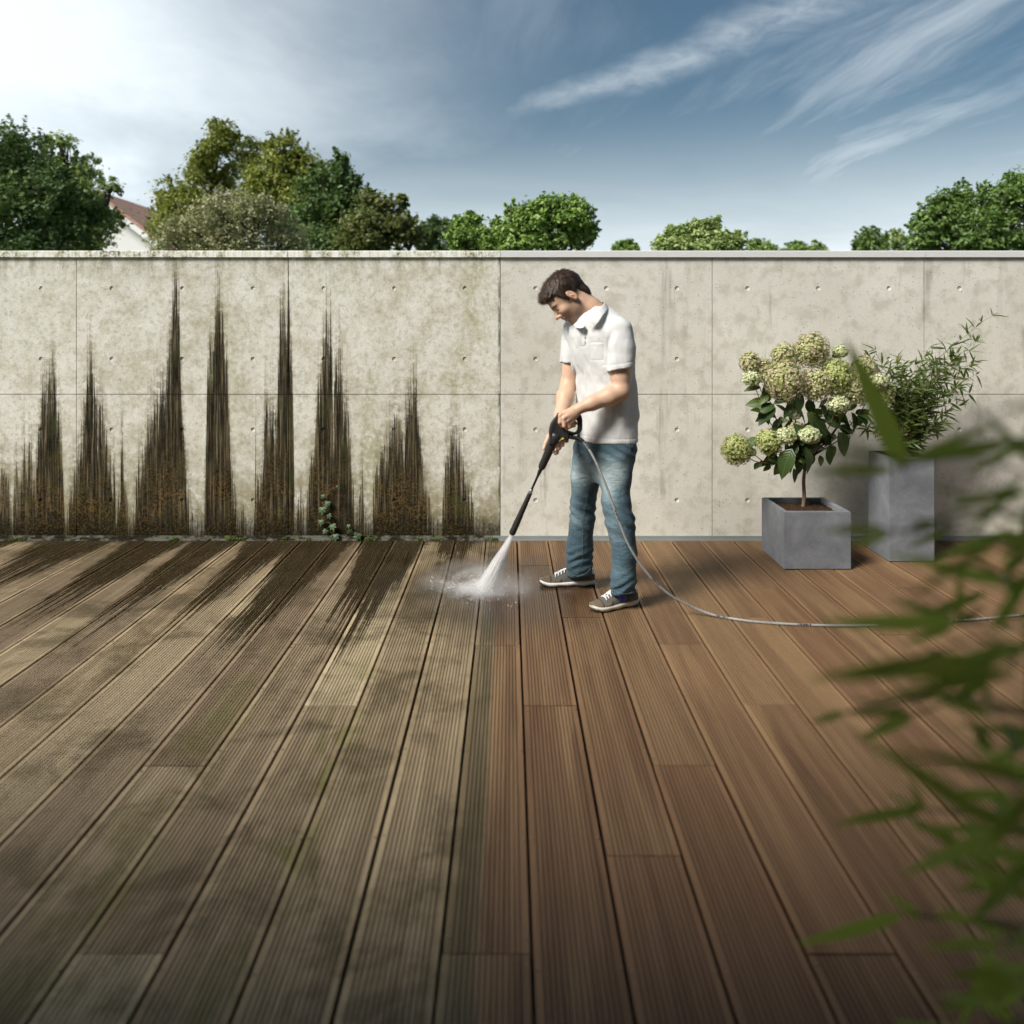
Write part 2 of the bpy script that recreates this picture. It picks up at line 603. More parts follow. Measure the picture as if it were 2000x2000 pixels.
    mask = g.mx(mask, g.mul(foot, 0.92))
    # dirt fog low on the wall
    low = g.mul(g.ss(z, 0.85, 0.05), g.ss(mot, 0.3, 0.6))
    dc = g.mix(g.mul(low, 0.70), dc, (0.24, 0.205, 0.105))
    dc = g.mix(g.mul(mask, 0.97), dc, sc)
    # green growth along the open joint
    jm = g.mul(g.ss(x, EDGE_X - 0.022, EDGE_X - 0.004), g.ss(g.noise(g.vec(g.mul(x, 30), 0, g.mul(z, 7)), 1, 4, 0.6), 0.42, 0.58))
    dc = g.mix(g.mul(jm, 0.85), dc, (0.035, 0.05, 0.012))
    c = g.mix(dirty, c, dc)
    h = g.sub(g.add(g.mul(mid, 0.5), g.add(g.mul(fine, 0.35), g.mul(grit, g.mul(g.mul(dirty, mask), 0.9)))), g.mul(g.mx(pore, g.mul(pore2, 0.6)), 0.9))
    principled(g, c, 0.9, normal=g.bump(h, 0.55, 0.006), spec=g.mixf(g.mul(dirty, mask), 0.22, 0.02))
    return m


def mat_deck():
    m, g = new_mat('ribbed_hardwood_deck')
    P = g.pos()
    x, y, z = g.xyz(P)
    r = g.rand()
    r2 = g.m('FRACT', g.mul(r, 7.31))
    r3 = g.m('FRACT', g.mul(r, 31.7))
    gv = g.vec(g.add(g.mul(x, 26), g.mul(r, 50)), g.mul(y, 0.9), r)
    grain = g.noise(gv, 1.0, 6, 0.62, 0.6)
    fib = g.noise(g.vec(g.mul(x, 220), g.mul(y, 5), r), 1.0, 4, 0.7)
    wide = g.noise(g.vec(g.add(g.mul(x, 7), g.mul(r2, 40)), g.mul(y, 0.5), 0), 1.0, 4, 0.55, 0.5)
    # cleaned wood
    c = g.ramp(grain, [(0.28, (0.078, 0.044, 0.022)), (0.5, (0.138, 0.081, 0.042)), (0.74, (0.205, 0.128, 0.068))])
    c = g.mix(g.mul(r2, 0.45), c, g.mix(r3, (0.25, 0.165, 0.085), (0.15, 0.070, 0.038)))
    c = g.mix(g.mul(g.ss(wide, 0.5, 0.66), 0.45), c, (0.27, 0.175, 0.088))
    c = g.mix(g.mul(g.ss(fib, 0.5, 0.8), 0.35), c, (0.10, 0.05, 0.026))
    # grey, uncleaned wood
    d = g.ramp(grain, [(0.28, (0.125, 0.088, 0.048)), (0.5, (0.232, 0.172, 0.102)), (0.74, (0.39, 0.31, 0.195))])
    d = g.mix(g.mul(r2, 0.75), d, g.mix(r3, (0.46, 0.385, 0.245), (0.13, 0.088, 0.062)))
    d = g.mix(g.mul(g.ss(fib, 0.5, 0.8), 0.45), d, (0.13, 0.10, 0.06))
    blot = g.noise(P, 3.2, 6, 0.7, 0.4)
    d = g.mix(g.mul(g.ss(blot, 0.45, 0.66), 0.72), d, (0.075, 0.057, 0.028))
    spk = g.noise(P, 85, 4, 0.75)
    d = g.mix(g.mul(g.ss(spk, 0.60, 0.74), g.mul(g.ss(blot, 0.38, 0.6), 0.75)), d, (0.05, 0.042, 0.024))
    # moss along some boards
    mo = g.noise(g.vec(g.mul(x, 6), g.mul(y, 3.2), 3.0), 1.0, 5, 0.7, 0.7)
    near = g.mx(g.ss(g.m('ABSOLUTE', g.sub(x, -0.60)), 0.13, 0.01), g.mul(g.ss(g.m('ABSOLUTE', g.sub(x, -1.05)), 0.16, 0.01), 0.8))
    mm = g.mul(g.mul(g.ss(mo, 0.43, 0.56), near), g.ss(y, 3.6, 2.8))
    d = g.mix(g.mul(g.mul(mm, 0.85), g.lin(fib, 0.35, 0.65, 0.35, 1.0)), d, g.mix(g.noise(P, 40, 3, 0.6), (0.045, 0.048, 0.012), (0.16, 0.16, 0.035)))
    mb = g.mul(g.ss(g.noise(P, 1.7, 5, 0.7, 0.6), 0.54, 0.70), 0.65)
    d = g.mix(g.mul(mb, 0.6), d, (0.11, 0.092, 0.034))
    # dirt runs from the wall
    L = lut(g, x, RUNS, -2.35, -0.06, 2.2)
    L2 = lut(g, x, RUNS, -4.6, -2.35, 2.2)
    L = g.mixf(g.m('GREATER_THAN', x, -2.35), L2, L)
    j1 = g.noise1(x, 42, 3, 0.7)
    j2 = g.white(g.vec(g.m('FLOOR', g.mul(x, 150)), 0.0, 0.0))
    L = g.mul(L, g.add(0.98, g.mul(g.sub(j1, 0.5), 0.9)))
    L = g.mul(L, g.add(0.75, g.mul(j2, 0.4)))
    yy = g.sub(WALL_Y, y)
    rag = g.noise(g.vec(g.mul(x, 60), g.mul(y, 7), 0), 1, 6, 0.75)
    dd = g.add(g.sub(L, yy), g.mul(g.sub(rag, 0.5), 1.1))
    colm = g.noise(g.vec(g.mul(x, 105), g.mul(y, 1.6), 0), 1, 5, 0.7)
    mask = g.mul(g.ss(dd, 0.0, 0.10), g.lin(g.ss(g.add(g.mul(dd, 0.38), g.sub(colm, 0.47)), -0.03, 0.10), 0, 1, 0.05, 1.0))
    foot = g.ss(g.add(yy, g.mul(g.sub(rag, 0.5), 0.12)), 0.075, 0.02)
    mask = g.mx(mask, g.mul(foot, 0.8))
    grit = g.noise(P, 190, 4, 0.8)
    st = g.mix(g.ss(g.noise(P, 115, 5, 0.8), 0.46, 0.62), (0.012, 0.010, 0.005), (0.13, 0.09, 0.042))
    st = g.mix(g.ss(colm, 0.52, 0.38), st, (0.009, 0.008, 0.004))
    smear = g.mul(g.ss(g.add(dd, 0.35), 0.0, 0.5), g.ss(blot, 0.36, 0.56))
    d = g.mix(g.mul(smear, 0.6), d, (0.07, 0.055, 0.028))
    d = g.mix(g.mul(mask, 0.95), d, st)
    # border of the cleaned strip, widened round the jet
    ex = g.add(EDGE_X - 0.005, g.mul(g.sub(g.noise(g.vec(g.mul(x, 2), g.mul(y, 5), 0), 1, 4, 0.6), 0.5), 0.03))
    jd = g.vm('DISTANCE', P, (-0.10, 4.22, 0.0))
    ex = g.sub(ex, g.mul(g.ss(jd, 0.30, 0.12), 0.16))
    edge = g.sub(x, ex)
    dirty = g.ss(edge, 0.012, -0.012)
    edgeline = g.mul(g.ss(edge, -0.15, -0.04), dirty)
    d = g.mix(g.mul(edgeline, g.lin(fib, 0.3, 0.7, 0.50, 0.85)), d, (0.075, 0.060, 0.030))
    c = g.mix(dirty, c, d)
    # smooth margins beside the grooves catch less dirt
    ox = g.xyz(g.node('ShaderNodeTexCoord').outputs['Object'])[0]
    mg = g.mx(g.ss(ox, 0.0155, 0.0135), g.ss(ox, 0.1843, 0.1863))
    c = g.mix(g.mul(mg, 0.30), c, g.vm('MULTIPLY', c, (1.55, 1.5, 1.45)))
    # grooves collect dirt
    gro = g.ss(z, -0.0008, -0.0026)
    c = g.mix(g.mul(gro, 0.40), c, (0.022, 0.014, 0.009))
    wet = g.ss(g.add(jd, g.mul(g.sub(g.noise(P, 9, 4, 0.6), 0.5), 0.40)), 0.85, 0.34)
    c = g.mix(g.mul(wet, 0.8), c, g.vm('MULTIPLY', c, (0.30, 0.28, 0.27)))
    rough = g.mixf(wet, g.mixf(dirty, 0.58, 0.85), 0.28)
    h = g.add(g.mul(grain, 0.3), g.add(g.mul(fib, 0.45), g.mul(g.mul(grit, g.mul(mask, dirty)), 0.9)))
    principled(g, c, rough, normal=g.bump(h, 0.35, 0.004), spec=g.mx(g.mixf(g.mul(dirty, mask), 0.28, 0.02), g.mul(wet, 0.35)))
    return m


def mat_plain(name, col, rough=0.6, metal=0.0, var=0.12, scale=20, bump=0.15, dist=0.003, spec=0.4):
    m, g = new_mat(name)
    P = g.pos()
    n = g.noise(P, scale, 5, 0.65)
    n2 = g.noise(P, scale * 7, 3, 0.6)
    lo = tuple(c * (1 - var) for c in col); hi = tuple(min(1, c * (1 + var)) for c in col)
    c = g.mix(n, lo, hi)
    c = g.mix(g.mul(g.ss(n2, 0.45, 0.75), var), c, lo)
    principled(g, c, rough, metal, normal=g.bump(g.add(n, g.mul(n2, 0.5)), bump, dist), spec=spec)
    return m


def mat_coping_dirty():
    m, g = new_mat('lichened_coping')
    P = g.pos()
    x, y, z = g.xyz(P)
    n = g.noise(g.vec(g.mul(x, 14), y, g.mul(z, 9)), 1, 6, 0.72)
    run = g.noise(g.vec(g.mul(x, 75), y, g.mul(z, 6)), 1, 4, 0.7)
    spot = g.noise(P, 70, 5, 0.8)
    big = g.noise(P, 2.3, 4, 0.6)
    c = g.ramp(run, [(0.35, (0.62, 0.62, 0.47)), (0.55, (0.84, 0.84, 0.78))])
    c = g.mix(g.mul(g.ss(n, 0.47, 0.66), 0.7), c, (0.40, 0.41, 0.20))
    c = g.mix(g.mul(g.mul(g.ss(spot, 0.45, 0.6), g.ss(g.add(n, big), 0.92, 1.15)), 0.95), c, (0.035, 0.036, 0.016))
    principled(g, c, 0.85, normal=g.bump(spot, 0.5, 0.004), spec=0.2)
    return m


M_CONC = mat_concrete()
M_DECK = mat_deck()
M_CORE = mat_plain('joint_shadow_concrete', (0.10, 0.095, 0.08), 0.95)
M_COPD = mat_coping_dirty()
M_COPC = mat_plain('aluminium_coping', (0.70, 0.70, 0.69), 0.45, 0.1, 0.06, 6, 0.05)
M_SUB = mat_plain('deck_substructure', (0.018, 0.015, 0.012), 0.95)
M_RAIL = mat_plain('zinc_edge_strip', (0.30, 0.335, 0.34), 0.48, 0.3, 0.12, 12, 0.08)
M_SCREW = mat_plain('screw_steel', (0.24, 0.20, 0.15), 0.4, 0.7, 0.1)


def build_ground():
    m, g = new_mat('meadow_grass')
    P = g.pos()
    c = g.mix(g.noise(P, 0.4, 6, 0.7), (0.035, 0.06, 0.016), (0.10, 0.125, 0.04))
    principled(g, c, 0.9, normal=g.bump(g.noise(P, 6, 5, 0.7), 0.6, 0.05), spec=0.2)
    n = 24
    xs = np.linspace(-1, 1, n)
    xs = np.sign(xs) * np.abs(xs) ** 2.2 * 1500
    v, f = [], []
    for j in range(n):
        for i in range(n):
            v.append((xs[i], xs[j] + 20, -0.16 + 0.02 * math.sin(i * 1.7) * math.cos(j * 2.1)))
    for j in range(n - 1):
        for i in range(n - 1):
            a = j * n + i
            f.append((a, a + 1, a + n + 1, a + n))
    mk('ground', v, f, m, kind='structure')


def plank_mesh(w, ng=13):
    mar, gw, gd, ch, th = 0.0150, 0.0040, 0.0030, 0.0018, 0.024
    prof = [(0, -th), (0, -ch), (ch, 0)]
    pitch = (w - 2 * mar) / ng
    for k in range(ng):
        c = mar + (k + 0.5) * pitch
        prof += [(c - gw / 2, 0), (c - gw / 2 + 0.0008, -gd), (c + gw / 2 - 0.0008, -gd), (c + gw / 2, 0)]
    prof += [(w - ch, 0), (w, -ch), (w, -th)]
    n = len(prof)
    v = [(a, 0, b) for a, b in prof] + [(a, 1, b) for a, b in prof]
    f = [(i, i + n, i + 1 + n, i + 1) for i in range(n - 1)]
    f = [(i, i + 1, i + 1 + n, i + n) for i in range(n - 1)]
    f.append(tuple(range(n))[::-1])
    f.append(tuple(range(n, 2 * n)))
    me = mesh('plank', v, f, smooth=False)
    me.materials.append(M_DECK)
    return me


def build_deck():
    PITCH, GAP = 60.0 / WPX, 0.0085
    X0 = (1009.8 - VPX) / WPX
    y_end = WALL_Y - 0.012
    y_near = -1.9
    kmin, kmax = -23, 23
    deck = mk('deck', *_boxvf(X0 + kmin * PITCH, X0 + (kmax + 1) * PITCH, y_near, y_end + 0.1, -0.15, -0.03), M_SUB, kind='structure', smooth=False)
    deck['label'] = 'ribbed hardwood terrace deck, grey and grimy on one side, brown on the other'
    me = plank_mesh(PITCH - GAP)
    J = {0: [1105, 1378], -1: [1260, 1863], -2: [1148], -3: [1206], -4: [1379], -5: [1258, 1863], -6: [1496], -7: [1206], -9: [1260], -10: [1150],
         -11: [1206], -14: [1150], 1: [1206, 1671], 2: [1495], 3: [1258, 1863], 4: [1105, 1376], 5: [1206], 6: [1148, 1495], 9: [1206], 10: [1148],
         -8: [1700], -12: [1320], -13: [1230], 7: [1330], 8: [1240]}
    scr = MB()
    rr = random.Random(3)
    for k in range(kmin, kmax + 1):
        js = sorted(gy(v) for v in J.get(k, []))
        if not js:
            js = [rr.uniform(2.6, 4.8)]
        js = [y_near] + ([0.9 + rr.uniform(-.6, .5)] if js[0] > 2.6 else []) + js + [y_end]
        x = X0 + k * PITCH + GAP / 2
        for a, b in zip(js[:-1], js[1:]):
            M = Matrix.Translation((x + rr.uniform(-.0012, .0012), a + 0.002, rr.uniform(-0.0012, 0.0012))) @ Matrix.Diagonal((1, b - a - 0.004, 1, 1))
            link('plank', me, None, deck, M)
        # screws in pairs over the joists
        if -15 <= k <= 14:
            ys = set()
            for yv in js[1:-1]:
                ys.add(yv - 0.035); ys.add(yv + 0.035)
            for i in range(9):
                yv = 1.25 + i * 0.45
                if all(abs(yv - q) > 0.15 for q in ys) and yv < y_end - .1:
                    ys.add(yv)
            for yv in ys:
                for sx in (0.0075, PITCH - GAP - 0.0075):
                    cx, cy = x + sx + rr.uniform(-.001, .001), yv + rr.uniform(-.01, .01)
                    ring = [(cx + 0.0032 * math.cos(q * PI / 4), cy + 0.0032 * math.sin(q * PI / 4), 0.0019) for q in range(8)]
                    low = [(p[0], p[1], -0.004) for p in ring]
                    scr.raw(ring + low, [tuple(range(8))] + [(i + 8, (i + 1) % 8 + 8, (i + 1) % 8, i) for i in range(8)])
    mk('screws', scr.v, scr.f, M_SCREW, deck, smooth=False, kind='stuff')
    return deck


def _boxvf(*a):
    b = MB().box(*a)
    return b.v, b.f


def panel_vf(x0, x1, z0, z1, holes, yf, yb):
    """concrete panel with round tie holes sunk into its front face"""
    v, f = [], []
    R, D, S = 0.0150, 0.0065, 16
    cols = sorted({h[0] for h in holes}); rows = sorted({h[1] for h in holes})
    bx = [x0] + [(a + b) / 2 for a, b in zip(cols[:-1], cols[1:])] + [x1]
    bz = [z0] + [(a + b) / 2 for a, b in zip(rows[:-1], rows[1:])] + [z1]
    def add(p):
        v.append(p); return len(v) - 1
    for i, cx in enumerate(cols):
        for j, cz in enumerate(rows):
            l, r, b, t = bx[i], bx[i + 1], bz[j], bz[j + 1]
            outer = []
            for k in range(S):
                a = 2 * PI * k / S
                dx, dz = math.cos(a), math.sin(a)
                sx = (r - cx) if dx > 0 else (cx - l)
                sz = (t - cz) if dz > 0 else (cz - b)
                m_ = max(abs(dx), abs(dz))
                outer.append(add((cx + dx / m_ * sx, yf, cz + dz / m_ * sz)))
            ring = [add((cx + R * math.cos(2 * PI * k / S), yf, cz + R * math.sin(2 * PI * k / S))) for k in range(S)]
            ring2 = [add((cx + R * .86 * math.cos(2 * PI * k / S), yf + D, cz + R * .86 * math.sin(2 * PI * k / S))) for k in range(S)]
            for k in range(S):
                n = (k + 1) % S
                f.append((outer[k], outer[n], ring[n], ring[k]))
                f.append((ring[k], ring[n], ring2[n], ring2[k]))
            f.append(tuple(ring2))
    # edges and back
    a = [add((x0, yf, z0)), add((x1, yf, z0)), add((x1, yf, z1)), add((x0, yf, z1))]
    b = [add((x0, yb, z0)), add((x1, yb, z0)), add((x1, yb, z1)), add((x0, yb, z1))]
    for k in range(4):
        n = (k + 1) % 4
        f.append((a[k], b[k], b[n], a[n]))
    return v, f


def build_wall():
    W = 414.0 / WPX
    zj, zt, ztop, zs = wz(770), wz(503), wz(490), wz(1046)
    wall = empty('concrete_wall', (0, WALL_Y, 0), label='long fair-faced concrete garden wall, streaked black on one half and clean on the other', cat='wall', kind='thing')
    T = 0.20
    i0, i1 = -4, 3
    xa, xb = EDGE_X + i0 * W, EDGE_X + (i1 + 1) * W
    mk('wall_core', *_boxvf(xa + 0.01, xb - 0.01, WALL_Y + 0.016, WALL_Y + T - 0.02, -0.15, zt - 0.004), M_CORE, wall, smooth=False)
    g2 = 0.0022
    nails = MB()
    for i in range(i0, i1 + 1):
        a, b = EDGE_X + i * W, EDGE_X + (i + 1) * W
        hx = [a + W * (k + 0.5) / 3 for k in range(3)]
        for (z0, z1, rows) in ((-0.02, zj - g2, (977, 839)), (zj + g2, zt, (701, 563))):
            v, f = panel_vf(a + g2, b - g2, z0, z1, [(x, wz(r)) for x in hx for r in rows], WALL_Y, WALL_Y + T)
            mk('panel', v, f, M_CONC, wall, smooth=False)
        # nail marks of the formwork
        for k in range(7):
            for vv in (522, 577, 633, 688, 743, 798, 853, 908, 963, 1018):
                if k in (0, 6) or vv in (522, 743):
                    x = a + W * (0.065 + 0.87 * k / 6); z = wz(vv)
                    nails.raw([(x + 0.0027 * math.cos(q), WALL_Y - 0.0008, z + 0.0027 * math.sin(q)) for q in np.arange(6) * PI / 3], [(5, 4, 3, 2, 1, 0)])
    mk('nail_marks', nails.v, nails.f, M_CORE, wall, smooth=False, kind='stuff')
    # coping: lichened concrete pieces on one half, bright metal on the other
    def coping(x0, x1, mat, yf, lab):
        h0, h1 = zt + 0.001, ztop
        prof = [(yf, h0), (yf, h1 - 0.004), (yf + 0.004, h1), (WALL_Y + T + 0.03, h1 + 0.004), (WALL_Y + T + 0.03, h0)]
        n = len(prof)
        v = [(x0, p[0], p[1]) for p in prof] + [(x1, p[0], p[1]) for p in prof]
        f = [(k, k + n, (k + 1) % n + n, (k + 1) % n) for k in range(n)]
        f = [q[::-1] for q in f] + [tuple(range(n)), tuple(range(n, 2 * n))[::-1]]
        o = mk('coping', v, f, mat, wall, smooth=False)
        o['label'] = lab
    for i in range(i0, 0):
        coping(EDGE_X + i * W + .0015, EDGE_X + (i + 1) * W - .0015, M_COPD, WALL_Y - 0.016, 'pale coping blotched with green and black lichen')
    coping(EDGE_X + .0015, EDGE_X + 2 * W - .001, M_COPC, WALL_Y - 0.018, 'clean grey metal coping')
    coping(EDGE_X + 2 * W + .001, xb, M_COPC, WALL_Y - 0.018, 'clean grey metal coping')
    # metal strip at the foot
    m, g = new_mat('dirty_edge_strip')
    P = g.pos()
    x, y, z = g.xyz(P)
    n = g.noise(g.vec(g.mul(x, 9), y, g.mul(z, 20)), 1, 6, 0.75)
    c = g.mix(g.ss(n, 0.40, 0.56), (0.16, 0.16, 0.13), (0.016, 0.013, 0.007))
    c = g.mix(g.ss(g.noise(P, 120, 3, 0.7), 0.55, 0.75), c, (0.10, 0.07, 0.025))
    c = g.mix(g.mul(g.ss(g.noise(g.vec(g.mul(x, 5), 0, 0), 1, 3, 0.6), 0.58, 0.62), g.ss(z, 0.008, 0.02)), c, (0.10, 0.14, 0.03))
    principled(g, c, 0.85, normal=g.bump(n, 0.6, 0.006), spec=0.2)
    for (x0, x1, mt, lab) in ((xa, EDGE_X - 0.05, m, 'edge strip caked with black dirt'), (EDGE_X - 0.049, xb, M_RAIL, 'clean zinc edge strip')):
        b = MB()
        b.box(x0, x1, WALL_Y - 0.011, WALL_Y - 0.0015, -0.022, zs)
        b.box(x0, x1, WALL_Y - 0.016, WALL_Y - 0.0112, -0.022, 0.006)
        o = mk('edge_strip', b.v, b.f, mt, wall, smooth=False)
        o['label'] = lab
    return wall


build_ground()
build_deck()
build_wall()
# ------------------------------------------------------------------ trees and house behind the wall
def mat_leaf(name, cols, trans=0.35, rough=0.5):
    m, g = new_mat(name)
    r = g.island()
    big = g.noise(g.pos(), 0.9, 3, 0.6)
    c = g.ramp(g.m('FRACT', g.add(g.mul(r, 0.8), g.mul(big, 0.55))), [(0.0, cols[0]), (0.5, cols[1]), (1.0, cols[2])])
    leaf_shader(g, c, rough, trans, g.mix(0.5, c, (0.16, 0.22, 0.03)))
    return m


M_BARK = mat_plain('tree_bark', (0.075, 0.055, 0.038), 0.95, 0, 0.4, 9, 0.8, 0.02)
LEAFC = {
    'dark': mat_leaf('leaf_dark', [(0.0435, 0.0869, 0.029), (0.0846, 0.1571, 0.0483), (0.1449, 0.2295, 0.0725)]),
    'mid': mat_leaf('leaf_mid', [(0.0725, 0.1329, 0.0338), (0.1329, 0.2295, 0.058), (0.2415, 0.3622, 0.0966)]),
    'yellow': mat_leaf('leaf_yellowish', [(0.1088, 0.1449, 0.029), (0.2295, 0.2778, 0.0531), (0.4105, 0.4105, 0.0846)]),
    'olive': mat_leaf('leaf_olive', [(0.0725, 0.1014, 0.0338), (0.1449, 0.1812, 0.058), (0.2656, 0.2656, 0.0966)]),
    'pale': mat_leaf('leaf_pale', [(0.2054, 0.2367, 0.1159), (0.3622, 0.3864, 0.2054), (0.5796, 0.5191, 0.314)]),
    'light': mat_leaf('leaf_light', [(0.1449, 0.2173, 0.0628), (0.2898, 0.3864, 0.1207), (0.5071, 0.6038, 0.2415)]),
    'fresh': mat_leaf('leaf_fresh', [(0.1088, 0.2054, 0.0435), (0.2054, 0.3381, 0.0725), (0.3622, 0.5071, 0.1329)]),
}


def leaves_vf(C, Nrm, size, rng, aspect=0.55, fold=0.25):
    """one folded leaf (two triangles) per centre"""
    n = len(C)
    t = rng.normal(size=(n, 3))
    t -= Nrm * (t * Nrm).sum(1, keepdims=True)
    t /= np.linalg.norm(t, axis=1, keepdims=True) + 1e-9
    b = np.cross(Nrm, t)
    s = size * rng.uniform(0.45, 1.6, size=(n, 1))
    a0 = C - t * s * 0.5
    a1 = C + t * s * 0.5
    l = C + b * s * aspect * 0.5 + Nrm * s * fold * 0.5 - t * s * 0.06
    r = C - b * s * aspect * 0.5 + Nrm * s * fold * 0.5 - t * s * 0.06
    V = np.stack([a0, l, a1, r], 1).reshape(-1, 3)
    i = np.arange(n)[:, None] * 4
    F = np.concatenate([i + np.array([[0, 1, 2]]), i + np.array([[0, 2, 3]])], 0)
    return V, F


def tree(name, label, cat, Y, lobes, kind, n, leaf, group, seed, clump=0.24, base_u=None, droop=0.0, spread=1.0):
    rng = np.random.default_rng(seed)
    k = Y / FPX
    L = []
    for (u, v, ru, rv) in lobes:
        c = at(u, v, Y)
        c[1] += rng.uniform(-0.5, 0.5) * ru * k
        L.append((c, np.array([ru * k, (ru * 0.5 + rv * 0.5) * k, rv * k])))
    # break every lobe into smaller bosses so that the outline is lumpy
    big = list(L)
    L = []
    for c, r in big:
        L.append((c, r * 0.80))
        for _ in range(7):
            dd = rng.normal(size=3); dd[2] = dd[2] * .9 + .25; dd /= np.linalg.norm(dd)
            q = rng.uniform(.30, .55)
            L.append((c + dd * r * (1.04 - q * .80), r * q))
    vol = np.array([r[0] * r[2] for _, r in L]); vol = vol / vol.sum()
    # clumps sit on the lobes' outer shells, leaves around the clumps
    nc = max(40, int(n / 24))
    idx = rng.choice(len(L), nc, p=vol)
    d = rng.normal(size=(nc, 3)); d[:, 2] = d[:, 2] * 0.9 + 0.25
    d /= np.linalg.norm(d, axis=1, keepdims=True)
    rad = rng.uniform(0.45, 1.0, size=(nc, 1)) ** 0.55
    rad *= 1 + 0.30 * np.abs(rng.normal(size=(nc, 1))) * (rng.random((nc, 1)) < 0.16)
    cen = np.array([L[i][0] for i in idx]); rr = np.array([L[i][1] for i in idx])
    cc = cen + d * rr * rad
    cs = (rr.mean(1) * clump * rng.uniform(0.6, 1.5, nc))
    per = rng.choice(nc, n)
    off = rng.normal(size=(n, 3)) * cs[per][:, None] * spread
    off[:, 2] *= 0.7
    C = cc[per] + off
    # gaps between the leaf masses, and loose sprays that break the outline
    mr = float(np.mean([r[0] for _, r in big]))
    keep = (vnoise(C / (0.34 * mr) + seed * 3.1) < 0.22) | (rng.random(n) < 0.12)
    ns = max(40, n // 9)
    si = rng.choice(len(big), max(10, ns // 26), p=[q / sum(r[0] * r[2] for _, r in big) for q in (r[0] * r[2] for _, r in big)])
    SP, SN = [], []
    for i_ in si:
        c_, r_ = big[i_]
        dd = rng.normal(size=3); dd[2] = abs(dd[2]) * .8 + .15; dd /= np.linalg.norm(dd)
        p0 = c_ + dd * r_ * .85; Ls = mr * rng.uniform(.18, .42)
        dr = dd * .7 + np.array([0, 0, .55]) + rng.normal(size=3) * .25; dr /= np.linalg.norm(dr)
        for t_ in np.linspace(0, 1, 26):
            SP.append(p0 + dr * Ls * t_ + rng.normal(size=3) * Ls * .16 * (1.15 - t_)); SN.append(dd)
    SP, SN = np.array(SP), np.array(SN)
    C = np.concatenate([C[keep], SP]); dper = np.concatenate([d[per][keep], SN]); n = len(C)
    N = dper * 0.6 + rng.normal(size=(n, 3)) * 0.55 + np.array([0, 0, 0.55])
    N /= np.linalg.norm(N, axis=1, keepdims=True)
    V, F = leaves_vf(C, N, leaf, rng)
    bu = base_u if base_u is not None else float(np.average([l[0] for l in lobes], weights=[l[2] * l[3] for l in lobes]))
    base = at(bu, 0, Y); base[2] = -0.16
    top = np.mean([c for c, _ in big], axis=0)
    t = empty(name, base, label=label, cat=cat, group=group)
    mk('crown', V, F, LEAFC[kind], t, smooth=False)
    hgt = top[2] - base[2]
    mb = MB()
    w = 0.02 + hgt * 0.035
    fork = base + (top - base) * 0.55
    mb.tube(spline([base, base + (fork - base) * 0.5 + rng.normal(size=3) * [.05, .05, 0], fork], 4), list(np.linspace(w * 1.25, w * 0.8, 9)), 8)
    mk('trunk', mb.v, mb.f, M_BARK, t)
    mb = MB()
    for (c, r) in big:
        e = c + np.array([0, 0, r[2] * 0.6])
        m_ = (fork + c) / 2 + rng.normal(size=3) * 0.12 * r[0]
        mb.tube(spline([fork - (fork - base) * 0.05, m_, e], 4), list(np.linspace(w * 0.55, w * 0.08, 9)), 6)
        for q in range(5):
            dd = rng.normal(size=3); dd /= np.linalg.norm(dd)
            s0 = m_ + (e - m_) * rng.uniform(0, .8)
            mb.tube([s0, s0 + (c + dd * r * 0.85 - s0) * 0.5 + [0, 0, .05 * r[2]], c + dd * r * 0.85], [w * 0.2, w * .12, w * 0.04], 5)
    mk('branches', mb.v, mb.f, M_BARK, t)
    return t


GB = 'trees behind the garden wall'
tree('tree', 'dark green round tree cut by the corner beside the white house', 'tree', 17,
     [(35, 320, 66, 76), (-45, 340, 85, 100), (105, 395, 68, 75), (145, 435, 52, 60), (20, 440, 100, 90), (70, 500, 110, 60)], 'dark', 35700, 0.093, GB, 1)
tree('tree', 'loose pale-leaved tree with open branches just before the white gable', 'tree', 21,
     [(122, 298, 26, 36), (108, 330, 30, 40), (160, 335, 30, 34), (185, 390, 36, 40), (150, 400, 46, 50), (205, 440, 30, 34), (222, 372, 14, 20), (180, 470, 46, 40)], 'light', 13650, 0.099, GB, 2, spread=1.15)
tree('tree', 'tallest tree, yellow-green with one pointed top, above the black streaks', 'tree', 24,
     [(440, 280, 27, 48), (425, 330, 44, 55), (398, 370, 50, 60), (350, 400, 40, 55), (328, 445, 34, 50), (400, 450, 90, 70)], 'yellow', 29400, 0.105, GB, 3)
tree('tree', 'slim green tree top squeezed between two taller yellow-green crowns', 'tree', 26,
     [(485, 298, 22, 36), (490, 340, 32, 45), (500, 400, 50, 60)], 'olive', 10500, 0.105, GB, 4)
tree('tree', 'broad yellow-green tree with a rounded twin top in the middle of the cluster', 'tree', 23,
     [(552, 296, 34, 42), (580, 318, 36, 36), (612, 345, 38, 40), (545, 370, 60, 60), (600, 420, 70, 60)], 'yellow', 23100, 0.105, GB, 5)
tree('tree', 'dark tree with ragged twigs reaching up on the sloping side of the cluster', 'tree', 20,
     [(640, 370, 54, 48), (668, 325, 18, 24), (690, 355, 18, 18), (692, 405, 46, 48), (625, 435, 80, 60), (660, 480, 90, 50)], 'dark', 25200, 0.105, GB, 6, spread=1.2)
tree('tree', 'low blackish tree with spiky leaves where the cluster slopes down', 'tree', 18.5,
     [(748, 415, 34, 36), (785, 395, 12, 18), (720, 395, 22, 26), (790, 452, 34, 34), (725, 460, 62, 45), (815, 462, 20, 20)], 'olive', 16800, 0.099, GB, 7, spread=1.25)
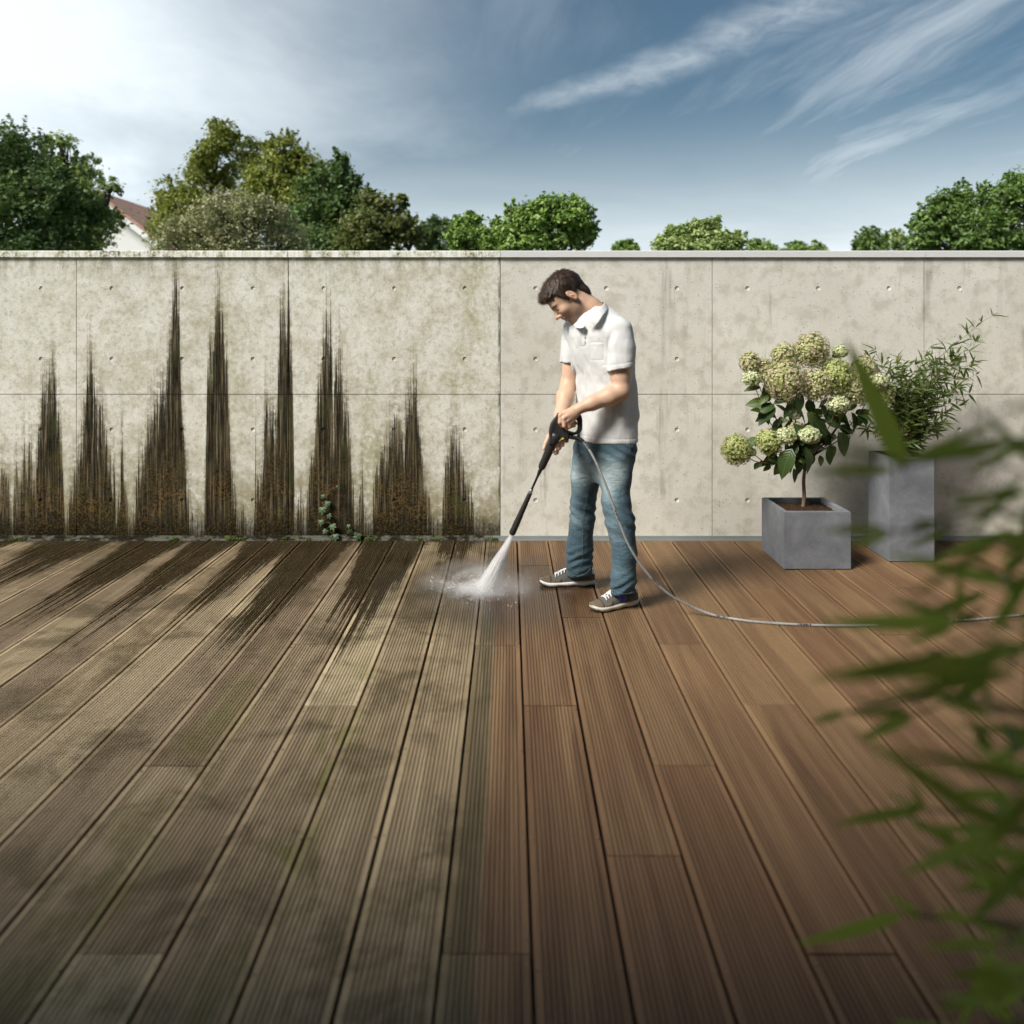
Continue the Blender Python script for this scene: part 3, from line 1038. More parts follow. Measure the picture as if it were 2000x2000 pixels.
tree('shrub', 'pale grey-green feathery shrub in front of the tall tree cluster', 'shrub', 14.5,
     [(440, 425, 58, 50), (375, 450, 60, 44), (505, 435, 62, 44), (560, 468, 46, 34), (450, 490, 130, 50), (330, 478, 30, 30)], 'pale', 27300, 0.053, GB, 8, spread=1.25)
tree('tree', 'small dark blurred tree far behind, between spiky tree and bush', 'tree', 45,
     [(852, 450, 30, 26), (828, 462, 26, 22), (880, 455, 18, 22), (850, 490, 40, 20)], 'dark', 6720, 0.186, GB, 9)
tree('tree', 'bright green bushy tree with two humps rising above the wall behind the man', 'tree', 13.5,
     [(925, 445, 40, 28), (905, 468, 34, 24), (1000, 440, 36, 28), (1085, 412, 42, 30), (1055, 432, 50, 34), (1115, 432, 44, 34), (1140, 462, 34, 28), (1000, 478, 130, 34), (1000, 415, 12, 14)], 'fresh', 31500, 0.071, GB, 10)
tree('tree', 'tiny round tree standing alone just right of the two-humped bush', 'tree', 55, [(1214, 481, 14, 9), (1226, 475, 13, 10), (1238, 484, 10, 8), (1204, 487, 10, 7), (1222, 492, 26, 12)], 'fresh', 3150, 0.211, GB, 11)
tree('tree', 'light green young tree with loose pointed shoots above the clean wall', 'tree', 12.5,
     [(1375, 458, 36, 24), (1395, 440, 14, 14), (1328, 464, 30, 22), (1425, 474, 30, 20), (1300, 478, 22, 18), (1360, 490, 80, 24)], 'light', 13650, 0.074, GB, 12)
tree('tree', 'small pale tree half hidden behind the light green shoots', 'tree', 60, [(1478, 475, 15, 10), (1494, 481, 14, 9), (1508, 486, 10, 8), (1465, 485, 10, 8), (1490, 494, 34, 12)], 'fresh', 2940, 0.223, GB, 13)
tree('tree', 'flat-topped low tree far off over the middle of the clean coping', 'tree', 62, [(1545, 481, 14, 8), (1562, 478, 14, 8), (1592, 477, 12, 9), (1606, 484, 10, 7), (1530, 487, 10, 6), (1570, 494, 46, 12)], 'fresh', 3570, 0.223, GB, 14)
tree('tree', 'rounded mid-green tree far off beside the big corner tree', 'tree', 48, [(1700, 459, 22, 17), (1716, 468, 20, 18), (1684, 474, 18, 16), (1672, 486, 14, 12), (1700, 488, 38, 18)], 'mid', 5040, 0.198, GB, 15)
tree('tree', 'thin see-through tree between rounded tree and big corner tree', 'tree', 50, [(1748, 462, 20, 14), (1760, 478, 20, 18)], 'light', 1890, 0.198, GB, 16)
tree('tree', 'large dense green tree cut by the upper right edge above the planters', 'tree', 16,
     [(1895, 400, 50, 44), (1955, 398, 54, 48), (1845, 425, 46, 40), (1812, 450, 36, 34), (1800, 478, 32, 26), (1900, 460, 90, 50), (2030, 420, 80, 75), (1960, 480, 90, 40)], 'mid', 35700, 0.087, GB, 17)


def build_house():
    """white gabled house whose roof edge shows over the wall"""
    Y = 30.0
    m_w = mat_plain('white_render', (0.80, 0.80, 0.79), 0.85, 0, 0.03, 3, 0.1)
    m_r, g = new_mat('clay_roof_tiles')
    P = g.pos(); x, y, z = g.xyz(P)
    rows = g.m('FRACT', g.mul(z, 4.2))
    c = g.mix(g.noise(P, 3, 5, 0.7), (0.40, 0.235, 0.175), (0.54, 0.35, 0.275))
    c = g.mix(g.mul(g.ss(rows, 0.2, 0.0), 0.5), c, (0.18, 0.08, 0.05))
    principled(g, c, 0.8, normal=g.bump(rows, 0.4, 0.03), spec=0.2)
    m_t = mat_plain('verge_board', (0.82, 0.82, 0.82), 0.6, 0, 0.04)
    apex = at(190, 385, Y); e = at(298, 468, Y)
    dx, dz = e[0] - apex[0], e[2] - apex[2]
    h = empty('house', (apex[0], Y, -0.16), label='white gabled house with a reddish tiled roof between the two tree groups', cat='house')
    k = 1.7
    xl, xr = apex[0] - dx * k, apex[0] + dx * k
    ze = apex[2] + dz * k
    D = 9.0
    v = [(xl, Y, -.16), (xr, Y, -.16), (xr, Y, ze), (apex[0], Y, apex[2]), (xl, Y, ze)]
    v += [(p[0], Y + D, p[2]) for p in v]
    f = [(0, 1, 2, 3, 4), (9, 8, 7, 6, 5), (0, 5, 6, 1), (1, 6, 7, 2), (0, 4, 9, 5)]
    mk('wall', v, f, m_w, h, smooth=False)
    rb = MB()
    for s in (-1, 1):
        ox = 0.4
        a = np.array([apex[0], 0, apex[2] + 0.10]); b = np.array([apex[0] + s * dx * (k + .06), 0, apex[2] + dz * (k + .06) + 0.10])
        n = np.array([-dz * s, 0, dx]); n = n / np.linalg.norm(n) * 0.16
        q = [a, b, b + n, a + n]
        vv = [(p[0], Y - ox, p[2]) for p in q] + [(p[0], Y + D + ox, p[2]) for p in q]
        rb.raw(vv, [(0, 1, 2, 3), (7, 6, 5, 4), (0, 4, 5, 1), (3, 2, 6, 7), (1, 5, 6, 2), (0, 3, 7, 4)])
    roof = mk('roof', rb.v, rb.f, m_r, h, smooth=False)
    vb = MB()
    for s in (-1, 1):
        a = np.array([apex[0], 0, apex[2] - 0.10]); b = np.array([apex[0] + s * dx * (k + .05), 0, apex[2] + dz * (k + .05) - 0.10])
        n = np.array([-dz * s, 0, dx]); n = n / np.linalg.norm(n) * 0.2
        q = [a, b, b + n, a + n]
        vv = [(p[0], Y - .46, p[2]) for p in q] + [(p[0], Y - .41, p[2]) for p in q]
        vb.raw(vv, [(0, 1, 2, 3), (7, 6, 5, 4), (0, 4, 5, 1), (3, 2, 6, 7), (1, 5, 6, 2), (0, 3, 7, 4)])
    mk('verge_board', vb.v, vb.f, m_t, roof, smooth=False)
    # second roof behind
    h2 = empty('house', (apex[0] + 2.6, Y + 14, -0.16), label='second reddish roof corner peeping out behind the white gable', cat='house')
    p = at(302, 452, Y + 14)
    q = MB()
    q.box(p[0] - 3, p[0] + 3, Y + 14, Y + 20, -.16, p[2] - 1.0)
    mk('wall', q.v, q.f, m_w, h2, smooth=False)
    q = MB()
    z0, z1 = p[2] - 1.0, p[2] + 0.3
    q.raw([(p[0] - 3.3, Y + 13.7, z0), (p[0] + 3.3, Y + 13.7, z0), (p[0] + 3.3, Y + 20.3, z0), (p[0] - 3.3, Y + 20.3, z0), (p[0] - 3.3, Y + 17, z1), (p[0] + 3.3, Y + 17, z1)],
          [(0, 1, 5, 4), (2, 3, 4, 5), (0, 4, 3), (1, 2, 5), (0, 3, 2, 1)])
    mk('roof', q.v, q.f, m_r, h2, smooth=False)


build_house()
# ------------------------------------------------------------------ planters and their plants
def mat_planter():
    m, g = new_mat('fibre_cement_grey')
    P = g.pos()
    n = g.noise(P, 4.5, 6, 0.68, 0.4)
    f = g.noise(P, 60, 4, 0.7)
    c = g.ramp(n, [(0.3, (0.115, 0.125, 0.14)), (0.55, (0.17, 0.18, 0.20)), (0.75, (0.235, 0.245, 0.265))])
    c = g.mix(g.mul(g.ss(f, 0.52, 0.75), 0.35), c, (0.28, 0.29, 0.31))
    principled(g, c, 0.68, normal=g.bump(g.add(n, g.mul(f, 0.5)), 0.2, 0.003), spec=0.35)
    return m


def mat_soil():
    m, g = new_mat('potting_soil')
    P = g.pos()
    n = g.noise(P, 55, 5, 0.75)
    c = g.ramp(n, [(0.3, (0.012, 0.008, 0.005)), (0.55, (0.055, 0.032, 0.018)), (0.75, (0.12, 0.07, 0.04))])
    principled(g, c, 0.95, normal=g.bump(n, 1.0, 0.012), spec=0.15)
    return m


M_PLANTER, M_SOIL = mat_planter(), mat_soil()


def planter(x0, x1, y0, y1, h, label, rim=0.03, drop=0.03):
    t = empty('planter', ((x0 + x1) / 2, (y0 + y1) / 2, 0), label=label, cat='planter')
    bm = bmesh.new()
    bt = 0.0025
    o = [(x0, y0), (x1, y0), (x1, y1), (x0, y1)]
    i = [(x0 + rim, y0 + rim), (x1 - rim, y0 + rim), (x1 - rim, y1 - rim), (x0 + rim, y1 - rim)]
    ob = [bm.verts.new((a, b, bt)) for a, b in o]; ot = [bm.verts.new((a, b, h)) for a, b in o]
    it = [bm.verts.new((a, b, h)) for a, b in i]; ib = [bm.verts.new((a, b, h * 0.4)) for a, b in i]
    for k in range(4):
        n = (k + 1) % 4
        bm.faces.new((ob[k], ob[n], ot[n], ot[k]))
        bm.faces.new((ot[k], ot[n], it[n], it[k]))
        bm.faces.new((it[k], it[n], ib[n], ib[k]))
    bm.faces.new(ob[::-1]); bm.faces.new(ib)
    bmesh.ops.bevel(bm, geom=[e for e in bm.edges if all(v in ob + ot + it for v in e.verts)], offset=0.004, segments=2, affect='EDGES')
    me = bpy.data.meshes.new('body'); bm.to_mesh(me); bm.free()
    link('body', me, M_PLANTER, t)
    n = 26
    rng = np.random.default_rng(int(x0 * 100))
    v, f = [], []
    for b in range(n):
        for a in range(n):
            px, py = x0 + rim - .002 + (x1 - x0 - 2 * rim + .004) * a / (n - 1), y0 + rim - .002 + (y1 - y0 - 2 * rim + .004) * b / (n - 1)
            mound = 0.014 * math.cos((a / (n - 1) - .5) * PI) * math.cos((b / (n - 1) - .5) * PI)
            v.append((px, py, h - drop + mound + rng.normal() * 0.0045))
    for b in range(n - 1):
        for a in range(n - 1):
            q = b * n + a
            f.append((q, q + 1, q + n + 1, q + n))
    mk('soil', v, f, M_SOIL, t)
    return t


def leaf_mesh(name, L, W, mat, n=6, fold=0.18, curl=0.25, tip=1.6, widest=0.4, wavy=0.0):
    """broad leaf lying along +y, face up +z"""
    v, f = [], []
    for i in range(n + 1):
        t = i / n
        w = (t ** 0.7) * ((1 - t) ** (1 / tip)) if widest is None else (math.sin(PI * t ** (math.log(0.5) / math.log(widest))) ** 0.9)
        w = max(w, 0.02) * W / 2
        z = -curl * L * t * t + wavy * L * math.sin(t * 9)
        y = L * t
        v += [(-w, y, z + fold * w), (0, y, z), (w, y, z + fold * w)]
    for i in range(n):
        a = i * 3
        f += [(a, a + 1, a + 4, a + 3), (a + 1, a + 2, a + 5, a + 4)]
    me = mesh(name, v, f)
    me.materials.append(mat)
    return me


def px2(dx, dy):
    """pixel of the 1380..2000 / 600..1140 detail to photograph pixels"""
    return 1380 + dx * 0.3209, 600 + dy * 0.3209


def build_hydrangea():
    Yc = 4.765
    base = at(1567, 990, Yc); base[2] = 0.30
    t = empty('hydrangea', base, label='hydrangea standard with lime and pink flower heads in the low square planter', cat='plant')
    m_stem = mat_plain('hydrangea_bark', (0.20, 0.145, 0.095), 0.9, 0, 0.35, 30, 0.6, 0.004)
    m_twig = mat_plain('hydrangea_twig', (0.10, 0.040, 0.028), 0.7, 0, 0.3, 30, 0.2, 0.002)
    m_leaf, g = new_mat('hydrangea_leaf')
    r = g.rand()
    c = g.ramp(r, [(0.0, (0.024, 0.048, 0.014)), (0.6, (0.048, 0.085, 0.022)), (1.0, (0.11, 0.16, 0.045))])
    gen = g.node('ShaderNodeTexCoord').outputs['Object']
    gx_, gy_, _ = g.xyz(gen)
    vein = g.m('ABSOLUTE', g.m('SINE', g.mul(g.sub(gy_, g.mul(g.m('ABSOLUTE', gx_), 0.8)), 330)))
    c = g.mix(g.mul(g.ss(g.m('ABSOLUTE', gx_), 0.0018, 0.0004), 0.6), c, (0.12, 0.16, 0.06))
    leaf_shader(g, c, 0.38, 0.22, g.mix(0.5, c, (0.12, 0.2, 0.02)), g.bump(vein, 0.35, 0.003))
    trunk_top = at(*px2(598, 985), Yc)
    mb = MB()
    mb.tube(spline([base + [0, 0, -.02], base + (trunk_top - base) * .35 + [.006, 0, 0], base + (trunk_top - base) * .7 + [-.003, 0, 0], trunk_top], 4), list(np.linspace(.0125, .0095, 13)), 10)
    mk('trunk', mb.v, mb.f, m_stem, t)

    # flower heads: pixel centre in the detail, radius, depth offset, tint (0 lime-pink, 1 cream, 2 green)
    H = [(638, 262, 88, .02, 0), (470, 300, 66, .05, 0), (262, 335, 52, .0, 0), (330, 382, 62, .03, 0), (275, 432, 46, -.05, 1), (478, 450, 104, -.07, 0),
         (660, 470, 82, -.05, 0), (782, 425, 92, -.02, 2), (905, 500, 80, -.02, 0), (815, 268, 38, .03, 1), (800, 592, 54, -.10, 1), (1045, 452, 46, -.04, 1),
         (1062, 520, 66, .02, 2), (955, 380, 66, .06, 0), (182, 868, 76, -.03, 2), (378, 822, 66, -.06, 2), (482, 782, 52, -.09, 1), (548, 755, 46, -.04, 0), (625, 778, 54, -.12, 1),
         (535, 655, 30, -.03, 1), (270, 880, 26, -.02, 1)]
    mats = []
    for nm, stops in (('floret_lime_pink', [(0.0, (0.36, 0.40, 0.13)), (0.40, (0.55, 0.56, 0.27)), (0.70, (0.62, 0.60, 0.38)), (0.90, (0.58, 0.42, 0.36)), (1.0, (0.58, 0.36, 0.36))]),
                      ('floret_cream', [(0.0, (0.50, 0.56, 0.24)), (0.5, (0.72, 0.76, 0.48)), (1.0, (0.82, 0.84, 0.64))]),
                      ('floret_green', [(0.0, (0.31, 0.39, 0.10)), (0.5, (0.49, 0.55, 0.20)), (0.9, (0.58, 0.58, 0.30)), (1.0, (0.55, 0.42, 0.30))])):
        m, g = new_mat(nm)
        c = g.ramp(g.island(), stops)
        leaf_shader(g, c, 0.6, 0.30)
        mats.append(m)
    rng = np.random.default_rng(5)
    twigs = []
    for (dx, dy, rp, dY, tint) in H:
        Y = Yc + dY
        c = at(*px2(dx, dy), Y)
        R = rp * 1.24 * 0.3209 * Y / FPX
        n = int(60 + 5200 * R * R / 0.0064 * 0.055)
        n = int(110 + (R / 0.08) ** 2 * 560)
        d = rng.normal(size=(n, 3)); d /= np.linalg.norm(d, axis=1, keepdims=True)
        lump = 1 + 0.07 * np.sin(d[:, 0:1] * 7 + rp) * np.cos(d[:, 2:3] * 6 + rp)
        shape = np.array([1.0, 1.0, 1.04 if tint != 1 else .8])
        Cn = c + d * shape * R * lump * rng.uniform(0.80, 1.02, (n, 1))
        Nr = d + rng.normal(size=(n, 3)) * 0.28
        Nr /= np.linalg.norm(Nr, axis=1, keepdims=True)
        tt = rng.normal(size=(n, 3)); tt -= Nr * (tt * Nr).sum(1, keepdims=True); tt /= np.linalg.norm(tt, axis=1, keepdims=True)
        bb = np.cross(Nr, tt)
        s = rng.uniform(0.007, 0.0108, (n, 1)) * (1.0 if tint != 1 else .95)
        # four-petalled floret: centre dips, eight rim points
        V = [Cn]
        for k in range(8):
            a = k * PI / 4
            rr_ = s * (1.0 if k % 2 == 0 else 0.55)
            V.append(Cn + (tt * math.cos(a) + bb * math.sin(a)) * rr_ + Nr * s * (0.28 if k % 2 == 0 else 0.05))
        V = np.stack(V, 1).reshape(-1, 3)
        i = np.arange(n)[:, None] * 9
        F = np.concatenate([i + np.array([[0, 1 + k, 1 + (k + 1) % 8]]) for k in range(8)], 0)
        o = mk('flower_head', V, F, mats[tint], t, smooth=False)
        o['label'] = ['lime flower head flushed pink', 'small cream flower head', 'plain green flower head'][tint]
        # a dull core keeps the head from being see-through
        twigs.append((c, R))
    joints = [trunk_top + np.array(q) for q in ((-.03, 0, .06), (.05, .02, .07), (.0, -.03, .09), (.02, .05, .10))]
    nodes = []
    mb = MB()
    for j in joints:
        mb.tube([trunk_top - [0, 0, .012], (trunk_top + j) / 2 + [0, 0, -.004], j], [.0085, .0065, .005], 7)
    for (c, R) in twigs:
        j = min(joints, key=lambda q: np.linalg.norm((q - c)[:2]) + rng.uniform(0, .05))
        low = c[2] < trunk_top[2] + 0.22
        m_ = j * 0.5 + c * 0.5 + np.array([(c[0] - j[0]) * .12, 0, -0.02 if not low else -.05])
        pts = spline([j, m_, c], 5)
        mb.tube(pts, list(np.linspace(.0042, .0022, len(pts))), 5)
        nodes += [(np.array(pts[i]), np.array(pts[min(i + 1, len(pts) - 1)]) - np.array(pts[i - 1])) for i in range(2, len(pts) - 1, 1)]
    mk('branches', mb.v, mb.f, m_twig, t)
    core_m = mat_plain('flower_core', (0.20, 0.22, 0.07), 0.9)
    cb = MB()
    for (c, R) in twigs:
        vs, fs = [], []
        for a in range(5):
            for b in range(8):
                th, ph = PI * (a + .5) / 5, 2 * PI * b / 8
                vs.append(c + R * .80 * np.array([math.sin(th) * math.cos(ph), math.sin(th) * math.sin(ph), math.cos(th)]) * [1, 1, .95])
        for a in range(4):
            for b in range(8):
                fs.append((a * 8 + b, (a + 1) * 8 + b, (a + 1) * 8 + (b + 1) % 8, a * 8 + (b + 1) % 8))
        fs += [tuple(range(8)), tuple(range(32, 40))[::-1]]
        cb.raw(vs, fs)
    mk('flower_cores', cb.v, cb.f, core_m, t, kind='stuff')  # solid dull cores added inside the heads to stop see-through
    # leaves: pixel of the base and of the tip in the detail, depth offset
    LV = [(330, 485, 250, 500, 0), (370, 530, 335, 570, -.02), (410, 590, 345, 615, -.03), (420, 610, 335, 690, -.05), (455, 680, 400, 735, -.04), (440, 720, 425, 755, -.03),
          (560, 515, 565, 620, -.12), (500, 540, 430, 570, -.08), (520, 600, 475, 650, -.06), (540, 590, 600, 690, -.08), (620, 560, 640, 640, -.04), (690, 600, 750, 660, -.06),
          (740, 560, 690, 600, 0), (840, 620, 900, 600, -.03), (880, 640, 930, 745, -.05), (905, 650, 975, 640, 0), (940, 660, 970, 700, .02), (820, 730, 885, 765, -.03), (870, 690, 900, 745, 0),
          (800, 760, 862, 880, -.09), (740, 850, 800, 900, -.06), (735, 855, 755, 940, -.07), (690, 900, 700, 950, -.05), (610, 640, 690, 720, -.1), (650, 690, 720, 760, -.12),
          (560, 840, 490, 900, -.1), (520, 860, 455, 990, -.12), (510, 870, 520, 985, -.1), (560, 900, 570, 990, -.08), (480, 920, 435, 1010, -.06), (530, 980, 540, 1050, -.05),
          (640, 850, 720, 850, -.1), (600, 850, 650, 960, -.11), (570, 840, 640, 900, -.09), (690, 740, 760, 820, -.05), (640, 700, 590, 760, -.02), (720, 660, 800, 720, -.02),
          (430, 840, 390, 880, -.03), (410, 880, 370, 960, -.02), (310, 800, 270, 840, -.02), (250, 830, 290, 790, 0), (350, 470, 380, 560, .03), (780, 640, 850, 690, .02),
          (700, 620, 640, 680, .03), (580, 560, 500, 610, .04), (850, 560, 900, 540, .04), (430, 500, 380, 470, .05), (760, 300, 790, 295, .05), (800, 300, 825, 325, .02),
          (640, 780, 720, 790, .0), (700, 800, 640, 860, .02), (560, 720, 640, 740, .03), (660, 900, 600, 960, .02), (600, 900, 540, 940, .03), (490, 640, 440, 600, .05)]
    me = [leaf_mesh('leaf', 0.10, 0.056, m_leaf, 7, 0.22, q, widest=0.42) for q in (0.10, 0.28, 0.45)]
    def put(b, tip, roll, k):
        d = tip - b
        L = np.linalg.norm(d)
        x, y, z = frame(d, (0.1, -0.75, 0.65), roll)
        link('leaf', me[k], None, t, basis(x, y, z, b, max(0.7, min(1.9, 1.3 * L / 0.10))))
    for i, (a, b, c_, d_, dY) in enumerate(LV):
        Y = Yc + dY
        p0 = at(*px2(a, b), Y); p1 = at(*px2(c_, d_), Y + rng.uniform(-.05, .03))
        put(p0, p1, rng.uniform(-.7, .7), i % 3)
    for i in range(120):
        p, dr = nodes[rng.integers(len(nodes))]
        if p[2] > trunk_top[2] + 0.42:
            continue
        dr = dr / (np.linalg.norm(dr) + 1e-6)
        side = np.array([rng.normal(), rng.normal() * .9, rng.normal() * .5 - .35])
        side /= np.linalg.norm(side)
        put(p, p + (side * .8 + dr * .35) * rng.uniform(.055, .11), rng.uniform(-.5, .5), i % 3)
    return t


def mat_bamboo(name, cols, trans=0.35):
    m, g = new_mat(name)
    r = g.rand()
    ri = g.island()
    gen = g.node('ShaderNodeTexCoord').outputs['Object']
    x, y, z = g.xyz(gen)
    c = g.ramp(g.m('FRACT', g.add(r, g.mul(ri, 0.63))), [(0.0, cols[0]), (0.45, cols[1]), (0.85, cols[2]), (0.95, cols[3])])
    c = g.mix(g.mul(g.ss(g.noise(g.vec(g.mul(x, 400), g.mul(y, 6), r), 1, 2, .5), .4, .7), .35), c, cols[2])
    leaf_shader(g, c, 0.42, trans, g.mix(0.6, c, (0.34, 0.44, 0.06)))
    return m


M_BAM = mat_bamboo('bamboo_leaf', [(0.030, 0.055, 0.017), (0.065, 0.105, 0.030), (0.13, 0.18, 0.05), (0.32, 0.25, 0.07)])
M_BAMF = mat_bamboo('bamboo_leaf_fresh', [(0.12, 0.18, 0.035), (0.20, 0.29, 0.055), (0.28, 0.38, 0.08), (0.32, 0.40, 0.10)], 0.66)
M_CULM = mat_plain('bamboo_culm', (0.13, 0.075, 0.040), 0.55, 0, 0.3, 30, 0.1)
M_CULMG = mat_plain('bamboo_culm_green', (0.10, 0.13, 0.035), 0.5, 0, 0.3, 30, 0.1)


def build_bamboo_pot():
    Yc = 4.85
    base = at(1766, 893, Yc); base[2] = 0.575
    t = empty('bamboo', base, label='fine-leaved bamboo clump leaning over in the tall planter', cat='plant')
    rng = np.random.default_rng(9)
    D = lambda dx, dy: (1650 + dx * 0.15528, 620 + dy * 0.15528)
    tips = [(1720, 60, 0), (1640, 300, .03), (1560, 430, -.05), (1640, 560, .06), (1500, 640, -.08), (1560, 760, .05), (1440, 560, .1), (1300, 480, .02), (1250, 600, -.1), (1120, 520, .06),
            (1000, 500, -.05), (1380, 900, -.1), (1560, 960, .08), (1400, 1100, -.05), (1300, 1250, -.08), (1150, 700, .1), (950, 680, .08), (800, 580, 0), (640, 560, .06), (380, 410, -.04),
            (300, 470, .04), (560, 640, -.06), (700, 760, .03), (620, 880, -.08), (820, 820, -.1), (1000, 850, -.08), (1180, 950, .02), (1050, 1050, -.1), (900, 1000, .1), (720, 1040, .04),
            (560, 1020, -.05), (650, 1200, .06), (820, 1200, -.1), (1000, 1230, .03), (1120, 1350, -.05), (540, 1180, -.02), (280, 1400, .02), (330, 1330, -.05), (1050, 1450, .03), (560, 1420, .05)]
    mb = MB()
    lm = leaf_mesh('leaf', 0.075, 0.0125, M_BAM, 5, 0.25, 0.18, widest=0.36)
    lm2 = leaf_mesh('leaf', 0.075, 0.014, M_BAM, 5, 0.15, -0.05, widest=0.36)
    spots = []
    for i, (dx, dy, oY) in enumerate(tips):
        e = at(*D(dx, dy), Yc + oY)
        b = base + np.array([rng.normal() * .022, rng.normal() * .022, 0])
        rise = e[2] - b[2]
        m_ = b + (e - b) * 0.5 + np.array([-(e[0] - b[0]) * 0.24, 0, rise * 0.10])
        pts = spline([b, m_, e], 9)
        mb.tube(pts, list(np.linspace(.0032, .0009, len(pts))), 5)
        n = len(pts)
        for k in range(3, n):
            if k < 6 and rng.random() < .4:
                continue
            p = np.array(pts[k]); d = np.array(pts[min(k + 1, n - 1)]) - np.array(pts[k - 1]); d /= np.linalg.norm(d) + 1e-9
            for q in range(rng.integers(1, 4) if k < n - 1 else 4):
                spots.append((p, d))
            # short side twig with a whorl of leaves
            if rng.random() < .55:
                s = rng.normal(size=3); s[2] = abs(s[2]) * .4; s /= np.linalg.norm(s)
                e2 = p + (s * .7 + d * .5) * rng.uniform(.03, .07)
                mb.tube([p, e2], [.0011, .0007], 4)
                for q in range(rng.integers(2, 5)):
                    spots.append((e2, (e2 - p) / np.linalg.norm(e2 - p)))
    mk('culms', mb.v, mb.f, M_CULM, t)
    # stubble of cut stems on the soil
    sb = MB()
    for i in range(45):
        p = base + np.array([rng.normal() * .03, rng.normal() * .03, 0.0])
        sb.tube([p, p + np.array([rng.normal() * .012, rng.normal() * .01, rng.uniform(.03, .085)])], [.0024, .0018], 5)
    mk('cut_stems', sb.v, sb.f, M_CULM, t, kind='stuff')
    order = list(range(len(spots)))
    rng.shuffle(order)
    V, F = [], []
    vs = np.array([v.co[:] for v in lm.vertices]); fs = [tuple(p.vertices) for p in lm.polygons]
    for c, i in enumerate(order):
        p, d = spots[i]
        s = rng.normal(size=3) * [1, .8, .55]
        s /= np.linalg.norm(s)
        dd = d * .55 + s * .85 + np.array([0.25, 0, -.12])
        x, y, z = frame(dd, (rng.normal() * .4, -0.4 + rng.normal() * .3, 1), rng.normal() * .5)
        M = basis(x, y, z, p, rng.uniform(.65, 1.35))
        if c < 300:
            link('leaf', lm if c % 3 else lm2, None, t, M)
        else:
            o = len(V)
            A = np.array(M)
            V += list((vs @ A[:3, :3].T) + A[:3, 3])
            F += [tuple(q + o for q in ff) for ff in fs]
    if V:
        mk('foliage', V, F, M_BAM, t, kind='stuff')
    return t


planter((1531 - VPX) * 4.561 / FPX, (1663 - VPX) * 4.561 / FPX, 4.561, 4.965, 0.344, 'low square grey planter with dark soil holding the hydrangea', 0.032, 0.028)
planter((1737 - VPX) * 4.712 / FPX, (1826 - VPX) * 4.712 / FPX, 4.712, 4.99, 0.642, 'tall slim grey planter beside the wall holding the bamboo', 0.026, 0.07)
build_hydrangea()
build_bamboo_pot()


